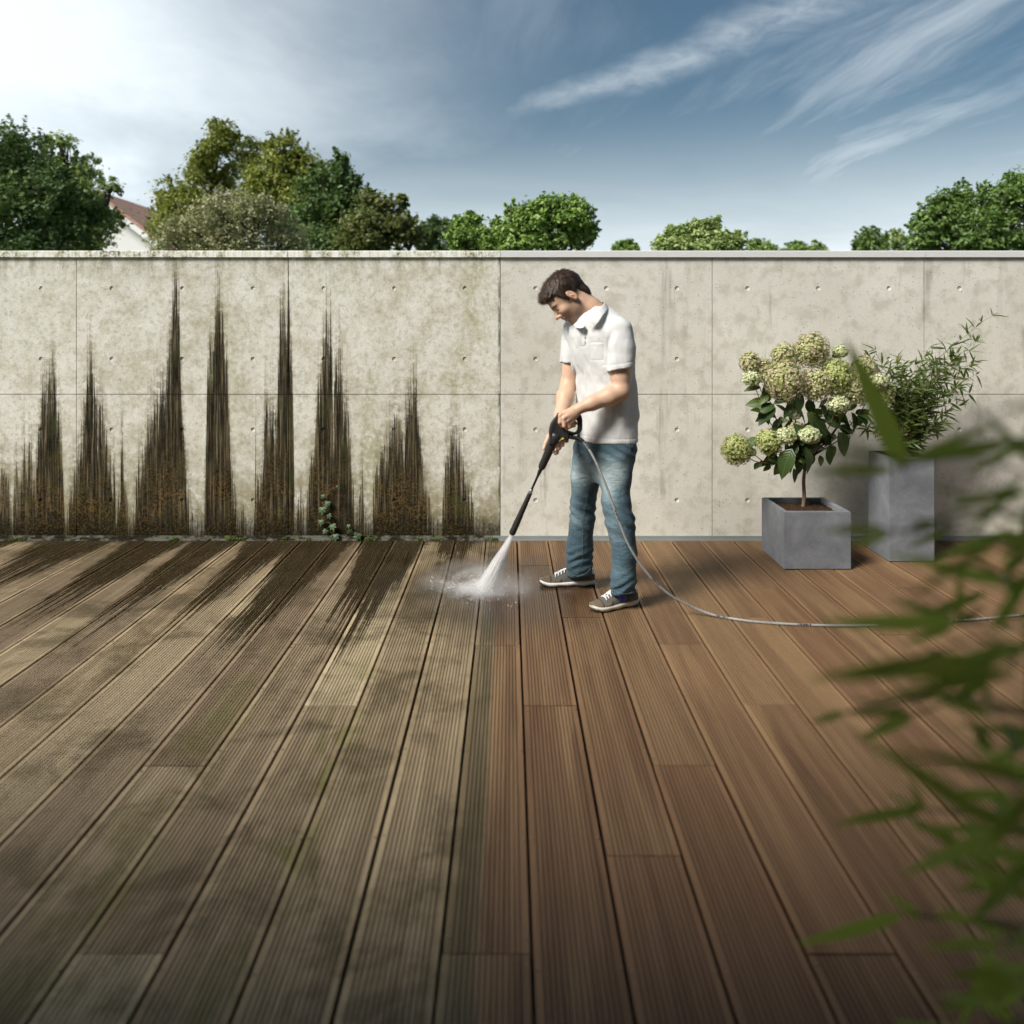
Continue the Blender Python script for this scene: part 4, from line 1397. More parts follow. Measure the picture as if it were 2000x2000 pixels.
def build_front_bamboo():
    """large bamboo close to the viewer, out of focus"""
    rng = np.random.default_rng(21)
    base = np.array([0.93, 0.78, 0.40])
    t = empty('bamboo', (0.93, 0.80, 0.40), label='big blurred bamboo with long green leaves close by at the right edge', cat='plant')
    lm = leaf_mesh('leaf', 0.14, 0.0140, M_BAMF, 8, 0.2, 0.06, widest=0.35)
    LV = [  # base, tip (photograph pixels), depth, width factor
        (1768, 925, 1657, 655, .82, 1.7), (1768, 905, 1962, 815, .82, 1.0), (1752, 917, 1580, 920, .80, 1.0), (1756, 895, 1612, 872, .62, .7), (1830, 1078, 1772, 1066, 0.7, 0),
        (2010, 855, 1935, 885, .55, 1.2), (2030, 790, 1940, 800, .5, 1.0), (1861, 985, 1975, 958, .75, .9), (1845, 1000, 2010, 930, .6, .5), (1848, 1040, 1772, 1066, .95, .8),
        (1735, 1033, 1600, 1034, .72, 1.0), (1740, 1045, 1655, 1064, .74, .8), (1780, 1030, 1848, 1012, .74, .8), (1960, 1290, 1585, 1318, .66, 1.1), (1775, 1290, 1660, 1330, .62, 1.0),
        (2010, 1260, 1860, 1290, .58, 1.2), (1985, 1310, 1700, 1365, .62, 1.0), (1870, 1215, 1878, 1105, .76, .8), (1870, 1212, 1734, 1165, .8, 1.1), (1872, 1218, 1925, 1180, .8, .8), (1870, 1215, 1605, 1217, .72, 1.0),
        (1860, 1225, 1760, 1260, .76, .8), (1955, 1125, 1895, 1090, .7, 1.3), (1960, 1120, 2015, 1060, .7, 1.2), (1955, 1130, 1990, 1180, .7, 1.2), (1965, 1150, 2020, 1130, .65, 1.4),
        (1740, 1385, 1655, 1355, .84, .8), (1782, 1398, 1672, 1446, .84, 1.2), (1650, 1392, 1580, 1412, .84, .8), (1785, 1395, 1650, 1390, .82, .9), (1940, 1400, 1800, 1345, .7, 1.2), (1935, 1385, 1910, 1300, .72, 1.1),
        (1807, 1578, 1621, 1610, .88, 1.1), (1808, 1580, 1772, 1520, .88, .8), (1808, 1580, 1720, 1545, .88, .5), (1766, 1783, 1549, 1857, .9, 1.3), (1800, 1790, 1725, 1742, .9, .8), (1770, 1783, 1800, 1795, .9, .5),
        (1900, 1795, 1822, 1787, .86, .9), (1905, 1790, 1965, 1830, .86, 1.0), (1965, 1842, 1800, 1850, .8, 1.0), (1935, 1620, 1772, 1620, .84, .8), (1945, 1640, 1880, 1600, .8, 1.1), (1980, 1555, 1850, 1550, .78, 1.3),
        (2010, 1500, 1838, 1490, .74, 1.0), (1935, 1480, 1900, 1400, .74, 1.3), (1990, 1470, 1960, 1400, .7, 1.4), (2000, 1915, 1830, 1975, .84, 1.5), (1990, 1900, 1850, 1905, .84, 1.2), (1980, 1990, 1920, 1960, .8, 1.0),
        (1975, 1720, 1860, 1740, .8, 1.0), (1990, 1690, 1930, 1640, .8, 1.3), (1960, 1760, 1900, 1700, .82, 1.0), (2000, 1600, 1930, 1560, .7, 1.6), (2010, 1660, 1880, 1680, .7, 1.0)]
    clusters = {}
    for (a, b, c, d, Y, w) in LV:
        if w == 0:
            continue
        p = at(a, b, Y); q = at(c, d, Y + rng.uniform(-.05, .05))
        L = np.linalg.norm(q - p)
        x, y, z = frame(q - p, (rng.normal() * .3, -0.7, .5), rng.normal() * .35)
        M = basis(np.array(x) * w * min(1.5, max(.75, L / .14)), np.array(y) * L / .14, np.array(z) * L / .14, p)
        o = link('leaf', lm, None, t, M)
        clusters.setdefault((round(a / 60), round(b / 60)), []).append(p)
    # more foliage along the frame's edge and beyond it
    for i in range(110):
        v = rng.uniform(820, 2100); u = rng.uniform(1930, 2250) + (0 if v > 1050 else 40)
        Y = rng.uniform(.55, .95)
        p = at(u, v, Y)
        dd = np.array([-rng.uniform(.1, 1), rng.normal() * .6, rng.normal() * .55])
        if rng.random() < .25:
            dd[0] *= -1
        x, y, z = frame(dd, (rng.normal() * .4, -.6, .6), rng.normal() * .6)
        s = rng.uniform(.5, .95)
        link('leaf', lm, None, t, basis(np.array(x) * s * 1.15, np.array(y) * s, np.array(z) * s, p))
    # culms and the twigs the leaves hang on
    mb = MB()
    culms = []
    for (u, Y, lean) in ((2035, .80, -.02), (2110, .74, .02), (2170, .86, .03), (2085, .66, -.01)):
        top = at(u - 30, 640, Y); low = np.array([0.93 + rng.normal() * .04, 0.80 + rng.normal() * .04, 0.36])
        pts = spline([low, (low + at(u, 1500, Y)) / 2, at(u, 1500, Y), at(u + 5, 1050, Y), top], 5)
        mb.tube(pts, list(np.linspace(.0055, .002, len(pts))), 7)
        culms.append(pts)
    allp = np.array([p for c in culms for p in c])
    for ps in clusters.values():
        c = np.mean(ps, axis=0)
        cand = allp[allp[:, 2] < c[2] + .02]
        cand = cand if len(cand) else allp
        s = cand[np.argmin(np.linalg.norm(cand - c, axis=1))]
        mb.tube(spline([s, (s + c) / 2 + [0, 0, .02], c], 4), [.0015] * 9, 5)
        for p in ps:
            mb.tube([c, p], [.0011, .0008], 4)
    mk('culms', mb.v, mb.f, M_CULMG, t)
    return t


planter(0.80, 1.06, 0.66, 0.94, 0.42, 'grey planter of the blurred bamboo at the right edge', 0.022, 0.03)
build_front_bamboo()
# ------------------------------------------------------------------ distance-field modeller for the figure
class Field:
    def __init__(self, lo, hi, h):
        self.lo = np.array(lo, float); self.h = h
        self.n = np.ceil((np.array(hi, float) - self.lo) / h).astype(int) + 1
        self.F = np.full(self.n, 1.0, np.float32)
        self.ax = [self.lo[i] + h * np.arange(self.n[i]) for i in range(3)]

    def region(self, lo, hi):
        a = np.clip(np.floor((np.array(lo) - self.lo) / self.h).astype(int), 0, self.n)
        b = np.clip(np.ceil((np.array(hi) - self.lo) / self.h).astype(int) + 1, 0, self.n)
        sl = tuple(slice(a[i], b[i]) for i in range(3))
        g = np.meshgrid(*[self.ax[i][sl[i]] for i in range(3)], indexing='ij')
        return sl, np.stack(g, -1).astype(np.float32)

    def blend(self, sl, d, k, op='add'):
        F = self.F[sl]
        if op == 'add':
            h = np.maximum(k - np.abs(F - d), 0) / k
            self.F[sl] = np.minimum(F, d) - h * h * k * 0.25
        else:
            d = -d
            h = np.maximum(k - np.abs(F - d), 0) / k
            self.F[sl] = np.maximum(F, d) + h * h * k * 0.25

    def cone(self, a, b, ra, rb, k=0.02, op='add'):
        a, b = np.array(a, float), np.array(b, float)
        m = max(ra, rb) + k + 3 * self.h
        sl, P = self.region(np.minimum(a, b) - m, np.maximum(a, b) + m)
        if P.size == 0: return
        ab = b - a
        t = np.clip(((P - a) @ ab) / (ab @ ab + 1e-12), 0, 1)
        d = np.linalg.norm(P - a - t[..., None] * ab, axis=-1) - (ra + (rb - ra) * t)
        self.blend(sl, d, k, op)

    def chain(self, pts, rad, k=0.02):
        for i in range(len(pts) - 1):
            self.cone(pts[i], pts[i + 1], rad[i], rad[i + 1], k if i == 0 else min(k, 0.02))

    def ell(self, c, axes, r, k=0.02, op='add'):
        """ellipsoid; axes: 3x3 rows are the local axes"""
        c = np.array(c, float); r = np.array(r, float); A = np.array(axes, float)
        m = r.max() + k + 3 * self.h
        sl, P = self.region(c - m, c + m)
        if P.size == 0: return
        q = (P - c) @ A.T
        k0 = np.linalg.norm(q / r, axis=-1); k1 = np.linalg.norm(q / (r * r), axis=-1)
        self.blend(sl, k0 * (k0 - 1) / (k1 + 1e-9), k, op)

    def loft(self, zs, cx, cy, aw, bd, yaw, k=0.02, p=2.0):
        """stack of ellipses along z: half width aw across, half depth bd fore and aft"""
        m = max(max(aw), max(bd)) + k + 3 * self.h
        sl, P = self.region((min(cx) - m, min(cy) - m, zs[0] - 0.02), (max(cx) + m, max(cy) + m, zs[-1] + 0.02))
        z = P[..., 2]
        X = P[..., 0] - np.interp(z, zs, cx); Yq = P[..., 1] - np.interp(z, zs, cy)
        f = np.array([-math.cos(yaw), -math.sin(yaw)]); l = np.array([math.sin(yaw), -math.cos(yaw)])
        A = np.interp(z, zs, aw); B = np.interp(z, zs, bd)
        ll = np.abs(X * l[0] + Yq * l[1]) / A; ff = np.abs(X * f[0] + Yq * f[1]) / B
        d = ((ll ** p + ff ** p) ** (1 / p) - 1) * np.minimum(A, B)
        d = np.maximum(d, np.maximum(zs[0] - z, z - zs[-1]))
        self.blend(sl, d, k)

    def plane_cut(self, c, n, lo=None, hi=None, k=0.004):
        """remove what lies on the n side of the plane through c"""
        n = np.array(n, float) / np.linalg.norm(n)
        lo = self.lo if lo is None else lo
        hi = self.lo + self.h * self.n if hi is None else hi
        sl, P = self.region(lo, hi)
        d = (P - np.array(c)) @ n
        self.blend(sl, -d, k, 'cut')

    def mesh(self):
        F = self.F; ins = F < 0
        n = F.shape
        cnt = np.zeros(tuple(x - 1 for x in n), np.int8)
        for a in (0, 1):
            for b in (0, 1):
                for c in (0, 1):
                    cnt += ins[a:n[0] - 1 + a, b:n[1] - 1 + b, c:n[2] - 1 + c]
        act = (cnt > 0) & (cnt < 8)
        I = np.argwhere(act)
        idx = -np.ones(act.shape, np.int32); idx[tuple(I.T)] = np.arange(len(I))
        s = np.zeros((len(I), 3)); w = np.zeros(len(I))
        corners = [(a, b, c) for a in (0, 1) for b in (0, 1) for c in (0, 1)]
        val = {q: F[I[:, 0] + q[0], I[:, 1] + q[1], I[:, 2] + q[2]] for q in corners}
        for i, p in enumerate(corners):
            for q in corners[i + 1:]:
                if sum(abs(p[j] - q[j]) for j in range(3)) != 1: continue
                a, b = val[p], val[q]
                cr = (a < 0) != (b < 0)
                t = np.where(cr, a / (a - b + 1e-12), 0)
                pt = np.array(p)[None] + t[:, None] * (np.array(q) - np.array(p))[None]
                s += np.where(cr[:, None], pt, 0); w += cr
        V = self.lo + self.h * (I + s / w[:, None])
        quads = []
        for ax in range(3):
            sl0 = [slice(1, n[i] - 1) for i in range(3)]; sl1 = list(sl0)
            sl0[ax] = slice(0, n[ax] - 1); sl1[ax] = slice(1, n[ax])
            A, B = ins[tuple(sl0)], ins[tuple(sl1)]
            E = np.argwhere(A != B)
            if not len(E): continue
            fl = A[tuple(E.T)]
            off = np.ones(3, int); off[ax] = 0
            E = E + off
            o1, o2 = [i for i in range(3) if i != ax]
            def cell(d1, d2):
                c = E.copy(); c[:, o1] += d1; c[:, o2] += d2
                return idx[tuple(c.T)]
            q = np.stack([cell(-1, -1), cell(0, -1), cell(0, 0), cell(-1, 0)], 1)
            if ax == 1: fl = ~fl
            q[~fl] = q[~fl][:, ::-1]
            quads.append(q)
        Q = np.concatenate(quads)
        Q = Q[(Q >= 0).all(1)]
        return V, Q


def relax(V, Q, it=2, amt=0.5):
    for _ in range(it):
        acc = np.zeros_like(V); c = np.zeros(len(V))
        for k in range(4):
            a, b = Q[:, k], Q[:, (k + 1) % 4]
            np.add.at(acc, a, V[b]); np.add.at(c, a, 1)
            np.add.at(acc, b, V[a]); np.add.at(c, b, 1)
        V = V + amt * (acc / np.maximum(c, 1)[:, None] - V)
    return V


def normals(V, Q):
    n = np.cross(V[Q[:, 2]] - V[Q[:, 0]], V[Q[:, 3]] - V[Q[:, 1]])
    N = np.zeros_like(V)
    for k in range(4):
        np.add.at(N, Q[:, k], n)
    return N / (np.linalg.norm(N, axis=1, keepdims=True) + 1e-12)


def set_attr(me, name, vals):
    a = me.attributes.new(name, 'FLOAT', 'POINT')
    a.data.foreach_set('value', np.asarray(vals, np.float32))


def sm(x, a, b):
    t = np.clip((x - a) / (b - a), 0, 1)
    return t * t * (3 - 2 * t)


# ------------------------------------------------------------------ the man
BY = 4.05                                   # depth of his spine
YAW = math.radians(40)
FWD = np.array([-math.cos(YAW), -math.sin(YAW), 0]); LFT = np.array([math.sin(YAW), -math.cos(YAW), 0])


def bz(v): return CAM_H - (v - VPY) * BY / FPX
def bxx(u): return (u - VPX) * BY / FPX


# head frame: forward, left, up, seen bent well down
H_O = at(1111, 583, BY + 0.01)
_f = np.array([-0.64, -0.17, -0.755]); H_F = _f / np.linalg.norm(_f)
_u = np.array([-0.755, 0.02, 0.64]); _u = _u - H_F * (_u @ H_F); H_U = _u / np.linalg.norm(_u)
H_L = np.cross(H_U, H_F)
HA = np.stack([H_F, H_L, H_U])


def hp(a, b, c): return H_O + a * H_F + b * H_L + c * H_U


SHN, SHF = at(1209, 645, 3.93), at(1122, 648, 4.175)      # near (left) and far (right) shoulder
ELN, WRN = at(1213, 763, 3.875), at(1133, 797, 3.845)
ELF, WRF = at(1110, 752, 4.15), at(1090, 832, 3.965)
NECK = at(1166, 618, BY + .01)

M_SKIN, _g = new_mat('skin')
_c = _g.attr('tone')
_n = _g.noise(_g.pos(), 60, 3, 0.6)
_base = _g.mix(_n, (0.54, 0.345, 0.235), (0.63, 0.42, 0.30))
_base = _g.mix(_g.attr('stubble', 2), _base, (0.20, 0.125, 0.085))
_base = _g.mix(_g.attr('lip', 2), _base, (0.45, 0.17, 0.14))
_base = _g.mix(_g.attr('dark', 2), _base, (0.035, 0.022, 0.016))
_base = _g.mix(_g.mul(_g.attr('red', 2), 0.5), _base, (0.50, 0.20, 0.13))
principled(_g, _base, 0.48, normal=_g.bump(_g.noise(_g.pos(), 260, 3, 0.6), 0.12, 0.002), spec=0.4, Subsurface_Weight=0.06, Subsurface_Radius=(0.012, 0.005, 0.003))

M_SHIRT, _g = new_mat('white_pique_cotton')
_P = _g.pos()
_w = _g.noise(_P, 420, 2, 0.6)
_fo = _g.noise(_g.vec(*[_g.mul(q, s) for q, s in zip(_g.xyz(_P), (14, 14, 7))]), 1.0, 4, 0.55, 0.8)
principled(_g, _g.mix(_w, (0.56, 0.565, 0.56), (0.63, 0.635, 0.63)), 0.85, normal=_g.bump(_g.add(_g.mul(_w, 0.12), _fo), 0.42, 0.016), spec=0.2, Sheen_Weight=0.15)

M_JEANS, _g = new_mat('faded_blue_denim')
_P = _g.pos()
_x, _y, _z = _g.xyz(_P)
_f1 = _g.noise(_P, 6, 4, 0.6, 0.5)
_tw = _g.noise(_g.vec(_g.mul(_x, 500), _g.mul(_y, 500), _g.mul(_z, 160)), 1, 2, 0.6)
_cr = _g.noise(_g.vec(_g.mul(_x, 12), _g.mul(_y, 12), _g.mul(_z, 32)), 1, 5, 0.65, 1.2)
_fade = _g.m('MINIMUM', _g.add(_g.attr('fade', 2), _g.mul(_g.sub(_f1, 0.5), 0.5)), 1.0)
_fade = _g.m('MAXIMUM', _fade, 0.0)
_c = _g.ramp(_fade, [(0.0, (0.028, 0.056, 0.080)), (0.45, (0.058, 0.105, 0.135)), (0.8, (0.17, 0.245, 0.28)), (1.0, (0.34, 0.42, 0.44))])
_c = _g.mix(_g.mul(_g.ss(_tw, 0.5, 0.8), 0.3), _c, (0.30, 0.38, 0.42))
_c = _g.mix(_g.mul(_g.ss(_cr, 0.55, 0.75), 0.35), _c, (0.022, 0.045, 0.07))
principled(_g, _c, 0.8, normal=_g.bump(_g.add(_g.mul(_tw, 0.10), _cr), 0.60, 0.018), spec=0.2, Sheen_Weight=0.1)

M_HAIR, _g = new_mat('brown_hair')
_t = _g.attr('shade', 2)
principled(_g, _g.mix(_t, (0.026, 0.015, 0.010), (0.13, 0.075, 0.043)), 0.42, normal=_g.bump(_g.noise(_g.pos(), 240, 3, 0.7), 0.4, 0.004), spec=0.45)


def build_person():
    root_loc = (bxx(1185), BY + .01, 0)
    man = empty('person', root_loc, label='dark-haired man in white polo shirt and jeans bending over a spray lance', cat='person')

    # ---------- body: head, neck, arms and hands in one surface
    B = Field((0.10, 3.70, 0.78), (0.72, 4.42, 1.86), 0.0032)
    zt = [0.80, 0.95, 1.10, 1.25, 1.36, 1.43]
    B.loft(zt, [bxx(q) for q in (1189, 1186, 1182, 1177, 1172, 1168)], [BY] * 6, [.15, .15, .148, .165, .165, .13], [.09, .09, .09, .10, .10, .09], YAW)
    B.cone(SHN, SHF, .045, .045, .05)
    # arms
    B.chain([SHN + [.006, -.008, 0], SHN + (ELN - SHN) * .35 + [.004, -.008, 0], SHN + (ELN - SHN) * .75, ELN], [.046, .050, .049, .044], .03)
    fa = ELN + (WRN - ELN) * .28
    B.chain([ELN, fa + [0, 0, -.004], ELN + (WRN - ELN) * .7, WRN], [.043, .047, .036, .0285], .02)
    B.chain([SHF, SHF + (ELF - SHF) * .4, ELF], [.050, .047, .041], .03)
    B.chain([ELF, ELF + (WRF - ELF) * .3, ELF + (WRF - ELF) * .75, WRF], [.042, .045, .034, .028], .02)
    # neck
    B.chain([hp(-.035, 0, -.015), hp(-.045, 0, -.075) * .5 + NECK * .5, NECK, NECK + [0.02, 0, -.10]], [.057, .058, .064, .09], .03)
    B.cone(hp(.0, 0, -.06), NECK + [-.015, -.01, -.05], .042, .05, .03)
    # head
    B.ell(hp(-.018, 0, .052), HA, (.098, .0765, .084), .02)
    B.ell(hp(.030, 0, .045), HA, (.066, .066, .072), .03)
    B.ell(hp(.044, 0, -.018), HA, (.056, .058, .085), .03)
    B.ell(hp(.022, 0, -.060), HA, (.062, .054, .040), .03)
    B.ell(hp(.072, 0, -.092), HA, (.022, .026, .020), .022)
    B.ell(hp(.086, 0, .030), HA, (.012, .046, .011), .016)
    for s in (-1, 1):
        B.ell(hp(.070, s * .040, -.018), HA, (.024, .022, .024), .02)
        B.ell(hp(.101, s * .031, .012), HA, (.012, .016, .010), .012, 'cut')
        B.ell(hp(.082, s * .031, .010), HA, (.013, .015, .010), .006)
    B.cone(hp(.094, 0, .020), hp(.120, 0, -.016), .0085, .0105, .010)
    B.ell(hp(.118, 0, -.020), HA, (.0125, .0115, .0095), .008)
    for s in (-1, 1):
        B.ell(hp(.107, s * .0125, -.024), HA, (.010, .0075, .0075), .006)
        B.ell(hp(.113, s * .008, -.0305), HA, (.0045, .0035, .004), .003, 'cut')
    B.ell(hp(.098, 0, -.036), HA, (.010, .018, .012), .012)
    B.ell(hp(.100, 0, -.0475), HA, (.010, .022, .0065), .006)
    B.ell(hp(.097, 0, -.0605), HA, (.010, .019, .0070), .006)
    B.cone(hp(.106, -.02, -.0545), hp(.106, .02, -.0545), .003, .003, .004, 'cut')
    # ears
    for s in (-1, 1):
        EA = np.stack([H_F * .95 - H_U * .3, H_L * s, H_U * .95 + H_F * .3])
        EA[0] /= np.linalg.norm(EA[0]); EA[2] /= np.linalg.norm(EA[2])
        e = hp(-.006, s * .077, .002)
        B.ell(e, EA, (.0185, .0085, .033), .008)
        B.ell(e + HA[1] * s * .010 + H_U * .004, EA, (.0105, .007, .020), .005, 'cut')
        B.ell(e + HA[1] * s * .006 - H_U * .004, EA, (.004, .006, .012), .004)
        B.ell(e + HA[1] * s * .003 - H_U * .028, EA, (.009, .006, .009), .006)
    # near hand on the top bar of the handle: metacarpals, then three bones a finger
    K = [at(1094.5, 811, 3.822), at(1101.5, 817, 3.812), at(1108, 822.5, 3.818), at(1114.5, 826.5, 3.830)]
    J1 = [at(1093.5, 825, 3.818), at(1102, 832, 3.812), at(1112, 834, 3.824), at(1121, 831.5, 3.840)]
    J2 = [at(1097.5, 832, 3.838), at(1107, 837, 3.836), at(1117.5, 832, 3.850), at(1124, 826, 3.862)]
    J3 = [at(1100, 828, 3.865), at(1109, 831, 3.866), at(1115.5, 825, 3.872), at(1120, 822, 3.880)]
    for i in range(4):
        rr_ = (.0098, .0100, .0095, .0085)[i]
        B.cone(WRN + np.array([-.004, 0, .003 - i * .004]), K[i], .0165, .0118, .010)
        B.chain([K[i], J1[i], J2[i], J3[i]], [rr_ * 1.12, rr_, rr_ * .92, rr_ * .8], .004)
        B.ell(K[i] + [0, -.004, .002], np.eye(3), (.0085, .0085, .0085), .006)
    B.ell(WRN * .45 + (K[1] + K[2]) * .275 + [0, .012, 0], np.eye(3), (.030, .020, .024), .012)
    T = [WRN + [-.012, .022, .004], at(1112, 802, 3.885), at(1101, 806, 3.905), at(1096, 813, 3.905)]
    B.chain(T, [.016, .0125, .0108, .0088], .008)
    # far hand round the fore grip: palm behind it, finger ends in front
    PF = at(1086, 858, 3.955)
    B.ell(PF, np.eye(3), (.026, .017, .040), .012)
    B.cone(WRF, PF + [0, 0, .02], .026, .022, .02)
    tips = [((1106, 853), (1107, 861), (1098, 860), 3.872), ((1099, 866), (1098.5, 869), (1087.5, 862.5), 3.868), ((1093, 874), (1090.5, 876.5), (1082.5, 865.5), 3.868), ((1088, 884), (1085.5, 885.5), (1077, 877.5), 3.878)]
    for i, (a, b, c, yd) in enumerate(tips):
        rr_ = (.0098, .0100, .0096, .0088)[i]
        p0 = PF + np.array([.014, -.004, .022 - i * .017])
        B.chain([p0, at(a[0], a[1], yd + .045), at(b[0], b[1], yd + .010), at(c[0], c[1], yd)], [rr_ * 1.15, rr_ * 1.05, rr_, rr_ * .88], .004)
    B.chain([PF + [-.012, 0, .02], at(1072, 852, 3.94), at(1066, 865, 3.925), at(1062, 877, 3.912)], [.014, .0118, .0105, .008], .006)
    V, Q = B.mesh()
    V = relax(V, Q, 2, .4)
    # keep what clothing does not hide
    L = (V - H_O) @ HA.T
    a, b, c = L[:, 0], L[:, 1], L[:, 2]
    me = mesh('body', V - np.array(root_loc), Q)
    me.materials.append(M_SKIN)
    inhead = (np.abs(a) < .2) & (np.abs(b) < .12) & (c < .2) & (c > -.2)
    st = sm(-c, .012, .045) * sm(-c, .16, .10) * sm(a, -.028, .012) * inhead
    st = np.maximum(st, (sm(-c, .030, .038) * sm(-c, .15, .1) * sm(a, .05, .07)) * inhead)
    lipm = np.exp(-((np.abs(c + .0475) / .006) ** 2)) + np.exp(-((np.abs(c + .0605) / .006) ** 2))
    lipm = np.clip(lipm, 0, 1) * sm(a, .094, .102) * (np.abs(b) < .021) * inhead
    dark = np.exp(-(((c - .0325 + np.abs(np.abs(b) - .03) * .18) / .0055) ** 2)) * sm(np.abs(b), .008, .014) * sm(np.abs(b), .058, .046) * sm(a, .055, .075) * inhead      # brows
    lash = np.exp(-(((c - .0035) / .0028) ** 2)) * sm(np.abs(b), .014, .019) * sm(np.abs(b), .048, .042) * sm(a, .072, .082) * inhead
    nos = np.exp(-((((a - .113) / .005) ** 2) + (((np.abs(b) - .008) / .004) ** 2) + (((c + .030) / .005) ** 2))) * inhead
    mouth = np.exp(-(((c + .0545) / .0022) ** 2)) * sm(a, .088, .098) * (np.abs(b) < .024) * inhead
    set_attr(me, 'stubble', np.clip(st * .75, 0, 1))
    set_attr(me, 'lip', lipm * .7)
    set_attr(me, 'dark', np.clip(dark * 1.0 + lash * .9 + nos * .8 + mouth * .75, 0, 1))
    kk = np.array(K + J1)
    red = np.exp(-(np.min([np.linalg.norm(V - q, axis=1) for q in kk], axis=0) / .009) ** 2)
    red = np.maximum(red, np.exp(-((((a + .006) / .03) ** 2) + (((np.abs(b) - .085) / .012) ** 2) + ((c / .04) ** 2))) * .8 * inhead)
    red = np.maximum(red, np.exp(-((((a - .115) / .012) ** 2) + ((b / .014) ** 2) + (((c + .02) / .012) ** 2))) * .7 * inhead)
    red = np.maximum(red, sm(np.linalg.norm(V - NECK, axis=1), .12, .05) * .35)
    set_attr(me, 'red', red)
    body = link('body', me, None, man, Matrix.Translation(root_loc))

    # ---------- hair: a shaped cap with many tapered locks
    HF = Field(H_O - .2, H_O + .2, 0.0036)
    HF.ell(hp(-.020, 0, .058), HA, (.107, .0855, .092), .02)
    HF.ell(hp(.040, 0, .088), HA, (.062, .064, .046), .03)
    HF.ell(hp(.078, .0, .098), HA, (.026, .044, .022), .02)
    HF.ell(hp(-.080, 0, -.020), HA, (.030, .056, .062), .03)
    for s in (-1, 1):
        HF.ell(hp(.020, s * .070, .040), HA, (.030, .010, .040), .01)
        HF.ell(hp(.022, s * .070, .014), HA, (.010, .008, .026), .006)
    # face, ear and nape openings
    HF.ell(hp(.108, 0, -.026), HA, (.060, .110, .104), .012, 'cut')
    for s in (-1, 1):
        HF.ell(hp(-.004, s * .088, -.010), HA, (.024, .026, .046), .008, 'cut')
        HF.ell(hp(.062, s * .085, .000), HA, (.030, .040, .060), .012, 'cut')
        HF.ell(hp(-.010, s * .08, -.075), HA, (.044, .050, .064), .012, 'cut')
    HF.plane_cut(hp(-.06, 0, -.082), -H_U * .96 - H_F * .28)
    HF.ell(hp(.01, 0, -.10), HA, (.075, .09, .085), .012, 'cut')
    sl, P = HF.region(H_O - .2, H_O + .2)
    LP = ((P - H_O) @ HA.T)
    HF.F[sl] += (0.0032 * vnoise(LP * np.array([70, 70, 26])) + 0.003 * vnoise(LP * np.array([34, 40, 30]) + 5)).astype(np.float32)
    hv, hq = HF.mesh()
    hn = normals(hv, hq)
    rng = np.random.default_rng(3)
    LH = (hv - H_O) @ HA.T
    out = np.linalg.norm(LH - np.array([-.018, 0, .05]), axis=1) > .068
    cand = np.where(out)[0]
    pick = cand[rng.integers(0, len(cand), 5200)]
    bv, bf, sh = [], [], []
    crown = np.array([-.075, 0.0, .115])
    for i in pick:
        p = hv[i]; n = hn[i]; lp = LH[i]
        flow = lp - crown
        flow = flow / (np.linalg.norm(flow) + 1e-6)
        fw = flow[0] * H_F + flow[1] * H_L + flow[2] * H_U
        if lp[2] < .03 and lp[0] < -.03:
            fw = -H_U + .15 * H_F
        if lp[2] < .012 and lp[0] > -.045:
            continue
        fw = fw + rng.normal(size=3) * .28
        fw = fw - n * (fw @ n)
        fw /= np.linalg.norm(fw) + 1e-6
        top = lp[2] > .085 and lp[0] > -.10
        Ln = rng.uniform(.014, .036) * (1.1 if top else .75)
        lift = rng.uniform(.05, .30) * (1.0 if top else .30) * (1.4 if lp[0] > .05 else 1)
        w = rng.uniform(.0006, .0014)
        s = np.cross(n, fw)
        e = p + fw * Ln + n * Ln * lift
        m_ = p + fw * Ln * .5 + n * Ln * (lift * .75 + .10)
        o = len(hv) + len(bv)
        b0 = p - n * .002
        bv += [b0 - s * w, b0 + s * w, m_ - s * w * .9, m_ + s * w * .9, e]
        bf += [(o, o + 1, o + 3, o + 2), (o + 2, o + 3, o + 4, o + 4)]
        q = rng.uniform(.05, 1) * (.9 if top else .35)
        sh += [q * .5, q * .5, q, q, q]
    allv = np.concatenate([hv, np.array(bv)]) - np.array(root_loc)
    faces = [tuple(q) for q in hq] + [f if f[3] != f[2] else f[:3] for f in bf]
    hme = mesh('hair', allv, faces)
    hme.materials.append(M_HAIR)
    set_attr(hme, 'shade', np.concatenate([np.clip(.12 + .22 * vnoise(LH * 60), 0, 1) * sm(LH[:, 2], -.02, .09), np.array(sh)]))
    link('hair', hme, None, man, Matrix.Translation(root_loc))

    # ---------- polo shirt
    S = Field((0.22, 3.76, 0.83), (0.76, 4.36, 1.62), 0.004)
    zs = [0.845, 0.90, 1.00, 1.10, 1.19, 1.30, 1.39, 1.45, 1.49, 1.525, 1.55]
    cu = [1189.5, 1188.5, 1186.5, 1184, 1181.5, 1175, 1170, 1168, 1167, 1167, 1168]
    aw = [.170, .171, .172, .168, .169, .180, .186, .178, .146, .098, .060]
    bd = [.118, .119, .120, .119, .121, .127, .126, .118, .102, .082, .055]
    S.loft(zs, [bxx(q) for q in cu], [BY + .005] * len(zs), aw, bd, YAW, p=2.25)
    S.cone(SHN + [.002, 0, -.002], SHF, .066, .062, .05)
    hemN = at(1211, 719, 3.885)
    TR = S.F.copy()
    S.F[:] = 1.0
    hemF = at(1115.5, 706, 4.165)
    S.chain([SHN + [.004, -.004, 0], SHN * .5 + hemN * .5 + [.007, -.010, 0], hemN + [.002, -.008, -.02]], [.069, .067, .066], .010)
    S.chain([SHF, hemF + [0, 0, -.02]], [.066, .066], .012)
    SLV = S.F
    kk_ = .012
    hh = np.maximum(kk_ - np.abs(TR - SLV), 0) / kk_
